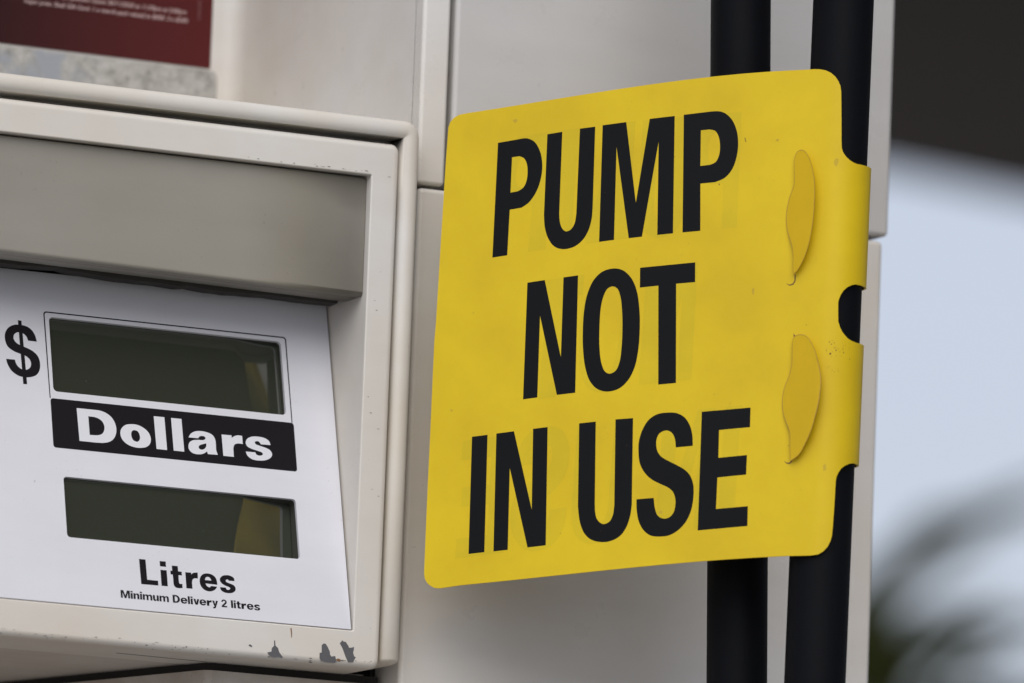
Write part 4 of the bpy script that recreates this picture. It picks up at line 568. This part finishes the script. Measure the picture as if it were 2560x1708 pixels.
# ================================================================== YELLOW SIGN
sign = thing('plastic_sign', 'bent yellow plastic sign with black letters reading PUMP NOT IN USE', 'sign', HA)
HR = HOSE_R + 0.0014
AL0, AL1, SL = R(47), R(42), 0.20
prof = [Vector((HA.x - HR * math.sin(AL1), HA.y - HR * math.cos(AL1)))]
for i in range(200):
    a = AL1 + (AL0 - AL1) * (i + .5) / 200
    prof.append(prof[-1] - Vector((math.cos(a), -math.sin(a))) * (SL / 200))
prof = prof[::-1]
S_TURN = HR * R(203)
def spos(s):                             # plan position and facing normal at arc length s (metres)
    if s <= 0:
        u = (s + SL) / SL * 200; i = max(0, min(199, int(math.floor(u)))); w = u - i
        p = prof[i] * (1 - w) + prof[i + 1] * w; a = AL1 + (AL0 - AL1) * (-s) / SL
    else:
        a = AL1 - min(s, S_TURN) / HR; p = Vector((HA.x - HR * math.sin(a), HA.y - HR * math.cos(a)))
        if s > S_TURN: p = p + Vector((math.cos(a), -math.sin(a))) * (s - S_TURN)
    return p, Vector((-math.sin(a), -math.cos(a)))
def sg(h):
    def f(s, t):
        p, n = spos(s / 1000); q = p + n * (h / 1000); return Vector((q.x, q.y, HA.z)) + HK * (t / 1000)
    return f
def Sg(o): o.parent = sign; o.matrix_parent_inverse = Matrix.Translation(-Vector(sign.location)); return o
TH = 0.9
bm = bmesh.new()
fill_into(bm, [SIGN_OUTLINE], sg(TH / 2), 1.5, sg(-TH / 2))
sheet = Sg(link('sheet', bm, M['yellow'], None, True))
sheet.modifiers.new('weighted', 'WEIGHTED_NORMAL').weight = 90
Z0 = TH / 2
bm = bmesh.new()
for l in SIGN_LETTERS: fill_into(bm, l, sg(Z0 + .06), 3)
Sg(link('lettering', bm, M['sign_ink'], None, True))
bm = bmesh.new(); MID = -95.0            # the same words printed on the back, showing faintly through
for l in SIGN_LETTERS: fill_into(bm, [[(2 * MID - a, b - (a - MID) * .21) for a, b in lo] for lo in l], sg(Z0 + .03), 3)
Sg(link('show_through', bm, M['ghost'], None, True))
for tg in SIGN_TONGUES:                  # tab ends that come out through the slits and stand slightly proud
    smin = min(p[0] for p in tg); smax = max(p[0] for p in tg); ts = [p[1] for p in tg]; t0, t1 = min(ts), max(ts)
    def tm(s, t, up=0):
        u = (s - smin) / (smax - smin); h = 0.25 + 5.0 * max(0, u)
        return sg(Z0 + h + up)(s, t)
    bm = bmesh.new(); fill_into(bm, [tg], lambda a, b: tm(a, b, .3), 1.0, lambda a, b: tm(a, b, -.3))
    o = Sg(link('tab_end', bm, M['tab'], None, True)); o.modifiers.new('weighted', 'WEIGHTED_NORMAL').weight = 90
    n = len(tg); cs = sum(p[0] for p in tg) / n; ct = sum(p[1] for p in tg) / n
    bm = bmesh.new(); a_, b_ = [], []
    for p in tg:
        q = Vector((cs - p[0], (ct - p[1]) * .35)).normalized() * .22
        a_.append(bm.verts.new(tm(p[0], p[1], .36))); b_.append(bm.verts.new(tm(p[0] + q.x, p[1] + q.y, .36)))
    for k in range(n): bm.faces.new((a_[k], a_[(k + 1) % n], b_[(k + 1) % n], b_[k]))
    bmesh.ops.recalc_face_normals(bm, faces=bm.faces[:])
    PIECES.append((link('cut_edge', bm, M['edge'], None), o))
for l in SIGN_SLITS:
    bm = bmesh.new(); fill_into(bm, [l], sg(Z0 + .04), 2); Sg(link('slit', bm, M['mark'], None))
bm = bmesh.new(); rr = random.Random(3)
def blot(s, t, r, st=1):
    fill_into(bm, [[(s + r * math.cos(a) * rr.uniform(.5, 1.1), t + st * r * math.sin(a) * rr.uniform(.5, 1.1)) for a in [k * .9 for k in range(7)]]], sg(Z0 + .09))
fill_into(bm, [[(-37.82, 87.26), (-37.53, 87.36), (-36.94, 85.55), (-37.21, 85.33)][::-1]], sg(Z0 + .09))
blot(-48.3, 66.9, .42); blot(4.25, -7.56, .5); blot(-23.18, 86.01, .16); blot(-113.05, -85.45, .2)
for k in range(34): blot(rr.gauss(8, 3.0), rr.gauss(-5.2, 2.0), abs(rr.gauss(.10, .10)) + .05)
for k in range(8): blot(rr.gauss(7, 1.5), rr.gauss(-14, .8), abs(rr.gauss(.1, .08)) + .05)
for k in range(60): blot(rr.uniform(-170, 0), rr.uniform(-95, 92), abs(rr.gauss(.05, .06)) + .03)
Sg(link('dirt', bm, M['mark'], None))['kind'] = 'stuff'
bm = bmesh.new()
for s_0, t_0, w_, h_ in ((3.5, 76.5, 1.1, 2.2), (3.9, -57, .8, 1.8), (-142.8, 96.8, 1.2, 1.0), (-68, -76.4, 1.0, .8), (-23, 86, .9, .7), (-166, -31, .8, .6), (-158, 12, .5, .5), (-31, 20, .7, 1.6)):
    fill_into(bm, [[(s_0 + w_ * math.cos(a) * rr.uniform(.5, 1.1), t_0 + h_ * math.sin(a) * rr.uniform(.5, 1.1)) for a in [k * .42 for k in range(15)]]], sg(Z0 + .045))
Sg(link('smudge', bm, M['smudge'], None))['kind'] = 'stuff'

# parent the sub-parts once every part sits in its final place
bpy.context.view_layer.update()
for o, part in PIECES:
    o.parent = part; o.matrix_parent_inverse = part.matrix_world.inverted()
